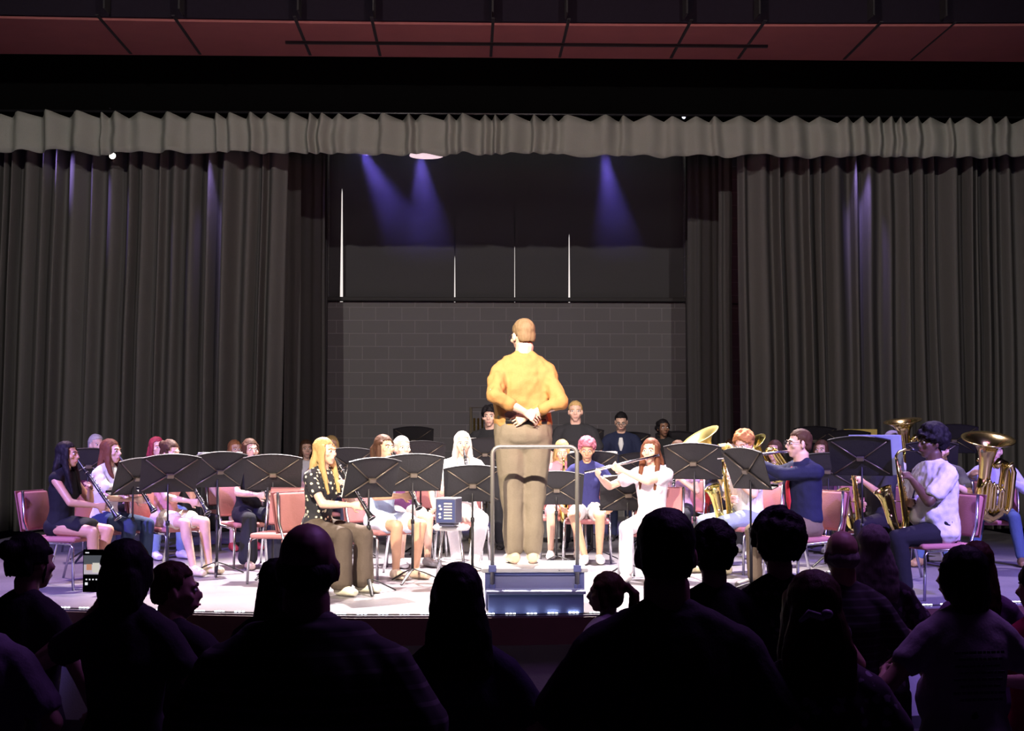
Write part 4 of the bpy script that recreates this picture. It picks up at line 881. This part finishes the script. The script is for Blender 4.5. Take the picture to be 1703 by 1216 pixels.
m = MB(); m.box((0, 0, .125), (.17, .2, .20)); m.box((0, 0, .012), (.13, .16, .024)); obj('housing', m, mat((.05, .05, .09), .5), t, False, .006)
m = MB(); m.box((0, .0, .227), (.165, .195, .004)); obj('paper_top', m, PAPER, t)
m = MB(); m.box((.0, -.101, .125), (.15, .003, .18)); fp_ = obj('front_panel', m, mat((.035, .045, .12), .4), t)
m = MB(); [m.box((.018, -.103, .065 + i * .024), (.066, .003, .010)) for i in range(6)]; obj('slot', m, mat((.75, .62, .35), .5), fp_)
for x, z in ((-.05, .165), (-.04, .14), (-.05, .10), (-.048, .075)): m = MB(); m.lathe([(0, .012), (.009, .012), (.01, 0)], 12, c=(x, -.102, z), R=Matrix.Rotation(PI / 2, 3, 'X')); obj('knob', m, PAPER, fp_, True)
# tubular chimes frame
t = thing('chimes_frame', 'dark tubular chimes frame left of the conductor', 'chimes', P(800, 140))
m = MB(); FR = mat((.10, .085, .06), .4, .5)
m.tube([(-.12, 0, .05), (-.12, 0, zat(676, 146)), (.34, 0, zat(676, 146)), (.34, 0, .05)], .018, 8); m.box((-.12, 0, .03), (.05, .5, .05)); m.box((.34, 0, .03), (.05, .5, .05)); obj('frame', m, FR, t)
for i in range(9):
    m = MB(); x = -.08 + i * .048; m.tube([(x, 0, 1.46), (x, 0, .25 + .05 * i)], .013, 8); obj('chime_tube', m, BRASS if i % 1 == 0 else BRASS, t, True)
# drums: red tom and bass drum
def drum(px, py, s, r, h, rot, label, c, legs=True):
    z = zat(py, s); t = thing('drum', label, 'drum', P(px, s), math.radians(20), 'drums behind the flutists')
    R = Euler((math.radians(rot), 0, 0)).to_matrix(); cc = V((0, 0, z))
    m = MB(); m.lathe([(r, -h / 2), (r, h / 2)], 32, c=cc, R=R); obj('shell', m, mat(c, .2), t, True)
    for q in (-1, 1):
        m = MB(); m.lathe([(r * 1.02, q * h / 2 - .012), (r * 1.03, q * h / 2), (r * .98, q * (h / 2 + .006)), (r * .98, q * (h / 2 + .002))], 32, c=cc, R=R); obj('hoop', m, CHROME, t, True)
        m = MB(); m.lathe([(0, q * h / 2), (r * .99, q * h / 2)], 32, c=cc, R=R); obj('drumhead', m, PAPER, t, True)
    m = MB(); [m.tube([cc + R @ V((r * 1.03 * math.cos(a), r * 1.03 * math.sin(a), -h * .42)), cc + R @ V((r * 1.03 * math.cos(a), r * 1.03 * math.sin(a), h * .42))], .006, 6) for a in [2 * PI * i / 8 for i in range(8)]]; obj('tension_rods', m, CHROME, t)
    if legs:
        for k in range(3):
            a = 2 * PI * k / 3 + .3; m = MB(); m.tube([(r * .8 * math.cos(a), r * .8 * math.sin(a), z - h * .45 + (0.03 if rot else 0)), (r * 1.1 * math.cos(a), r * 1.1 * math.sin(a), .35), (r * 1.2 * math.cos(a), r * 1.2 * math.sin(a), .01)], .010, 6); obj('leg', m, CHROME, t, True)
    return t
drum(1168, 820, 148, .18, .30, 30, 'red drum with chrome rims right of the lilac-shirted player', (.45, .04, .03))
drum(925, 870, 140, .24, .30, 0, 'grey drum low behind the podium right of the conductor', (.10, .10, .12))

# ------------------------------------------------------------------ podium and conductor
pp = P(889, 232)
t = thing('conductor_podium', 'two-level conductor podium with grey rail, white top and front tinted for blue light', 'podium', P(889, 230))
HP = 0.30
m = MB(); m.box((0, .30, HP - .015), (.76, .66, .03)); obj('deck', m, mat((.62, .60, .60), .55), t, False, .004)
SB = mat((.15, .17, .42), .45)
m = MB(); m.box((0, .30, HP / 2 - .01), (.70, .60, HP - .04)); obj('base_frame', m, mat((.22, .22, .42), .6), t)  # blue stage light put into the colour of frame, brackets and clamps
m = MB()
for x in (-.335, .335): m.box((x, -.004, HP - .09), (.045, .02, .13))
m.box((0, -.003, HP - .04), (.70, .02, .02)); obj('front_bracket', m, SB, t, False, .003)
m = MB(); m.box((0, -.12, .147), (.70, .24, .022)); obj('step', m, mat((.55, .66, .85), .5), t, False, .004)  # step and its base carry the blue light in their colour too
m = MB(); m.box((0, -.12, .068), (.67, .22, .136)); obj('step_base', m, mat((.26, .34, .66), .6), t)
zr = zat(743, 230)
RL = mat((.30, .28, .25), .4, .6)
m = MB(); x = .305; r = .055
pts = [(-x, -.025, .13), (-x, -.025, zr - r)] + [(-x + r - r * math.cos(a), -.025, zr - r + r * math.sin(a)) for a in (.4, .8, 1.2)] + [(-x + r, -.025, zr), (x - r, -.025, zr)] + [(x - r + r * math.sin(a), -.025, zr - r + r * math.cos(a)) for a in (.4, .8, 1.2)] + [(x, -.025, zr - r), (x, -.025, .13)]
m.tube(pts, .0155, 10); obj('rail', m, RL, t, True)
for s in (-1, 1):
    m = MB(); m.box((s * x, -.02, HP + .0), (.055, .045, .05)); m.box((s * x, -.025, .17), (.045, .03, .035)); obj('rail_clamp', m, SB, t, False, .004)
m = MB(); m.ell((.175, -.0315, HP - .015), (.004, .001, .005)); [m.box((.184 + i * .006, -.0312, HP - .0165), (.0035, .001, .004)) for i in range(6)]; obj('maker_mark', m, mat((.12, .12, .14), .5), t)

kc = (zat(527, 226) - HP - 0.1375) / 1.6175
mwc = Matrix.Translation(P(870, 222, HP)) @ Matrix.Rotation(PI + math.radians(4), 4, 'Z')
c_px = 0
root, pt = person('conductor on podium in orange shirt and khaki trousers, hands clasped behind back', mwc, kc, 'stand', 'fair', ('crop', (.26, .17, .09)), ('roll', (.42, .22, .075), 'tuck'), ('pants', (.19, .155, .11)), (.55, .46, .32),
                  lh=(.012, .215, 1.125), rh=(-.012, .165, 1.095), poleL=(1.0, .35, .25), poleR=(-1.0, .1, .3), girth=1.24, fem=False, hyaw=22, hpitch=6, voxel=.0052, curlL=.62, curlR=.75, nL=(0, -1, -.5), nR=(0, -1, -.3), extra=('collar', 'glasses'), feet={1: (.072, .02, .085), -1: (-.072, .0, .085)}, legw=1.4, shf=.77, shz=.03, wr=.016, psm=8)
TB = pt['TB']
m = MB(); m.loft([(TB(0, .0, .995), .176 * 1.0 * kc + .02, .128 * kc + .02), (TB(0, .0, 1.03), .172 * kc + .02, .127 * kc + .02)], 28, side=(1, 0, 0), round_=False); obj('belt', m, mat((.012, .01, .01), .4), root, True)


# ------------------------------------------------------------------ the audience, standing with backs to us
def viewer(px, ty, s, a, desc, **kw):
    d = P(px, s); fz = HFLOOR(d.y); h = zat(ty, s) - fz; kw.setdefault('fem', True)
    kw.setdefault('shf', .92); kw.setdefault('shz', .02)
    k = min(max((h - .1375) / 1.6175, .72), 1.12)
    mw = Matrix.Translation((d.x, d.y, fz)) @ Matrix.Rotation(math.radians(180 + a), 4, 'Z')
    if 'lhw' in kw: kw['lh'] = mw.inverted() @ kw.pop('lhw')
    kw.setdefault('lh', (.20, -.16, 1.0 * k)); kw.setdefault('rh', (-.20, -.16, 1.0 * k)); kw.setdefault('face', False); kw.setdefault('voxel', .010); kw.setdefault('skin', (.50, .30, .24)); kw.setdefault('bottom', ('jeans', (.03, .035, .06))); kw.setdefault('shoe', (.05, .05, .05))
    return person('audience member ' + desc, mw, k, 'stand', **kw)
DK = (.05, .045, .055)
viewer(-42, 935, 470, -6, 'cut off by the left edge, grey shirt shoulder only', fem=False, hair=('short', 'brown'), top=('short', (.20, .17, .24)), girth=1.25)
viewer(50, 882, 420, -25, 'with clipped-up messy dark hair at far left', hair=('bun', 'black'), top=('short', DK), girth=1.1, hyaw=-12)
viewer(214, 893, 455, -8, 'with dark bobbed hair holding up a phone', hair=('bob', 'black'), top=('short', DK), girth=1.1, hyaw=-25, lhw=P(150, 444, zat(1030, 444)), poleL=(1, 0, -.8), nL=(0, 1, .3), curlL=.7)
viewer(292, 934, 410, -20, 'with cropped hair in right-facing profile', fem=False, hair=('crop', 'brown'), top=('short', DK), hyaw=-62, face=True)
viewer(462, 925, 400, 0, 'with dark hair mostly hidden behind the striped-shirt viewer', hair=('long', 'black'), top=('short', DK))
viewer(512, 866, 640, 0, 'stout and nearly bald in a striped dark shirt, centre left', fem=False, skin=(.30, .17, .15), hair=('fringe', 'black'), top=('short', mat((.03, .028, .032), .9, 0, 'stripe', (.10, .09, .10), 7)), girth=1.42, extra=('glasses', 'collar'))
viewer(762, 932, 545, 4, 'with long straight dark hair, left of the podium', hair=('longer', 'black'), top=('short', (.035, .03, .06)), girth=1.12)
viewer(1010, 948, 318, 40, 'small, in pale T-shirt with ponytail, looking left', hair=('pony', 'brown'), top=('short', (.42, .38, .42)), hyaw=35, skin=(.5, .3, .26))
viewer(1107, 847, 620, -2, 'tall and broad in plain dark shirt with thick dark hair', fem=False, hair=('short', 'black'), top=('short', DK), girth=1.15)
viewer(1186, 871, 420, 0, 'with curly dark hair right of the tall broad viewer', hair=('curly', 'black'), top=('short', (.05, .04, .055)), girth=1.05)
viewer(1294, 856, 415, 2, 'with round dark hair and spotted blouse', hair=('afro', 'black'), top=('short', mat((.02, .016, .02), .9, 0, 'flower', (.16, .12, .14), 34)), girth=1.05)
root, pt = viewer(1351, 944, 600, 0, 'in floral blouse with hair clipped up, nearest at the bottom right', hair=('longer', 'brown'), top=('short', mat((.05, .03, .055), .9, 0, 'flower', (.30, .26, .36), 24)), girth=1.2)
m = MB(pt['HM']); m.ell((-.01, .135, .01), (.018, .012, .014)); m.loft([((.0, .13, .0), .012, .01), ((.04, .13, .012), .014, .01), ((.062, .115, -.012), .006, .006)], 8); obj('hair_clip', m, mat((.45, .35, .55), .4), root, True)
viewer(1399, 880, 362, 4, 'bald with a dark hooded top, right of the floral blouse', fem=False, hair=('fringe', 'grey'), top=('short', mat((.035, .03, .035), .9, 0, 'stripe', (.08, .075, .09), 9)))
viewer(1450, 870, 345, 0, 'with long straight greyish blond hair', hair=('longer', 'grey'), top=('short', mat((.03, .02, .03), .9, 0, 'flower', (.14, .10, .15), 22)))
root, pt = viewer(1598, 904, 430, 8, 'in grey printed T-shirt with dark bob, head turned left', hair=('bob', 'black'), top=('short', (.34, .31, .36)), girth=1.22, hyaw=32, lh=(.24, -.2, 1.05), rh=(-.24, -.2, 1.02))
TB = pt['TB']; m = MB(); rnd = random.Random(4)
for r in range(8):
    x = -.10 + .01 * (r % 3)
    while x < .10:
        wd = rnd.uniform(.008, .03); p = TB(x + wd / 2, .155, 1.33 - r * .028); m.box(p, (wd, .003, .010)); x += wd + .008
o = obj('back_print', m, mat((.06, .05, .08), .8), root)
viewer(1622, 897, 350, 0, 'with light brown hair and purple shirt behind the grey T-shirt', hair=('long', 'brown'), top=('short', (.20, .12, .24)))
viewer(1722, 930, 400, 10, 'at the right edge with a red strap over the shoulder', hair=('short', 'black'), top=('short', (.45, .03, .09)))
# phone in the hand of the bobbed viewer
ph = P(159, 440, zat(948, 440)); t = thing('phone', 'lit smartphone filming the stage at far left', 'phone', ph, math.radians(-4))
m = MB(); m.box((0, 0, 0), (.078, .009, .160)); obj('case', m, mat((.01, .01, .012), .3), t, False, .003)
m = MB(); m.box((0, -.0052, .022), (.070, .001, .072)); sn_ = obj('screen', m, mat((.22, .24, .28), .4, em=.35), t)
for nm, b_, c_ in (('screen_picture', (.0, -.0062, .006, .068, .001, .036), (.7, .62, .72)), ('screen_picture', (.012, -.0068, .012, .026, .001, .036), (.9, .85, .75)), ('screen_picture', (-.014, -.0068, .014, .020, .001, .022), (.75, .35, .22))):
    m = MB(); m.box(b_[:3], b_[3:]); obj(nm, m, mat(c_, .4, em=.7), sn_)
m = MB(); [m.box((-.024 + i * .0125, -.006, -.032), (.005, .001, .005)) for i in range(5)]; m.box((-.024, -.006, -.048), (.010, .001, .010)); m.box((-.022, -.006, .068), (.014, .001, .004)); obj('screen_icons', m, mat((.9, .9, .95), .4, em=.9), sn_)
# auditorium seats where they show
SC = cloth((.03, .02, .035))
def seat():
    t = thing('auditorium_seat', '', 'seat'); m = MB()
    m.loft([((0, 0, .36), .22, .03), ((0, .0, .70), .235, .04), ((0, .0, .86), .21, .04), ((0, .0, .92), .15, .03)], 16, side=(1, 0, 0)); obj('backrest', m, SC, t, True)
    m = MB(); m.box((0, .16, .52), (.46, .10, .42)); obj('folded_seat', m, SC, t, False, .03)
    for s in (-1, 1): m = MB(); m.box((s * .26, .1, .32), (.04, .3, .64)); obj('side_panel', m, BLACKP, t, False, .01)
    return t
s0 = None
for i, (px, s, zz) in enumerate(((905, 500, 1150), (800, 500, 0), (1015, 500, 0))):
    o = seat() if s0 is None else copy_tree(s0); s0 = s0 or o; p = P(px - 20, s); o.location = (p.x, p.y, HFLOOR(p.y) - .04 + (zat(1150, 500) - HFLOOR(p.y) - .92)); o['group'] = 'dark auditorium seats'
    o['label'] = ['dark rounded seat back right of the long-haired viewer', 'dark seat back just behind the long-haired viewer', 'dark seat back left of the tall broad viewer'][i]
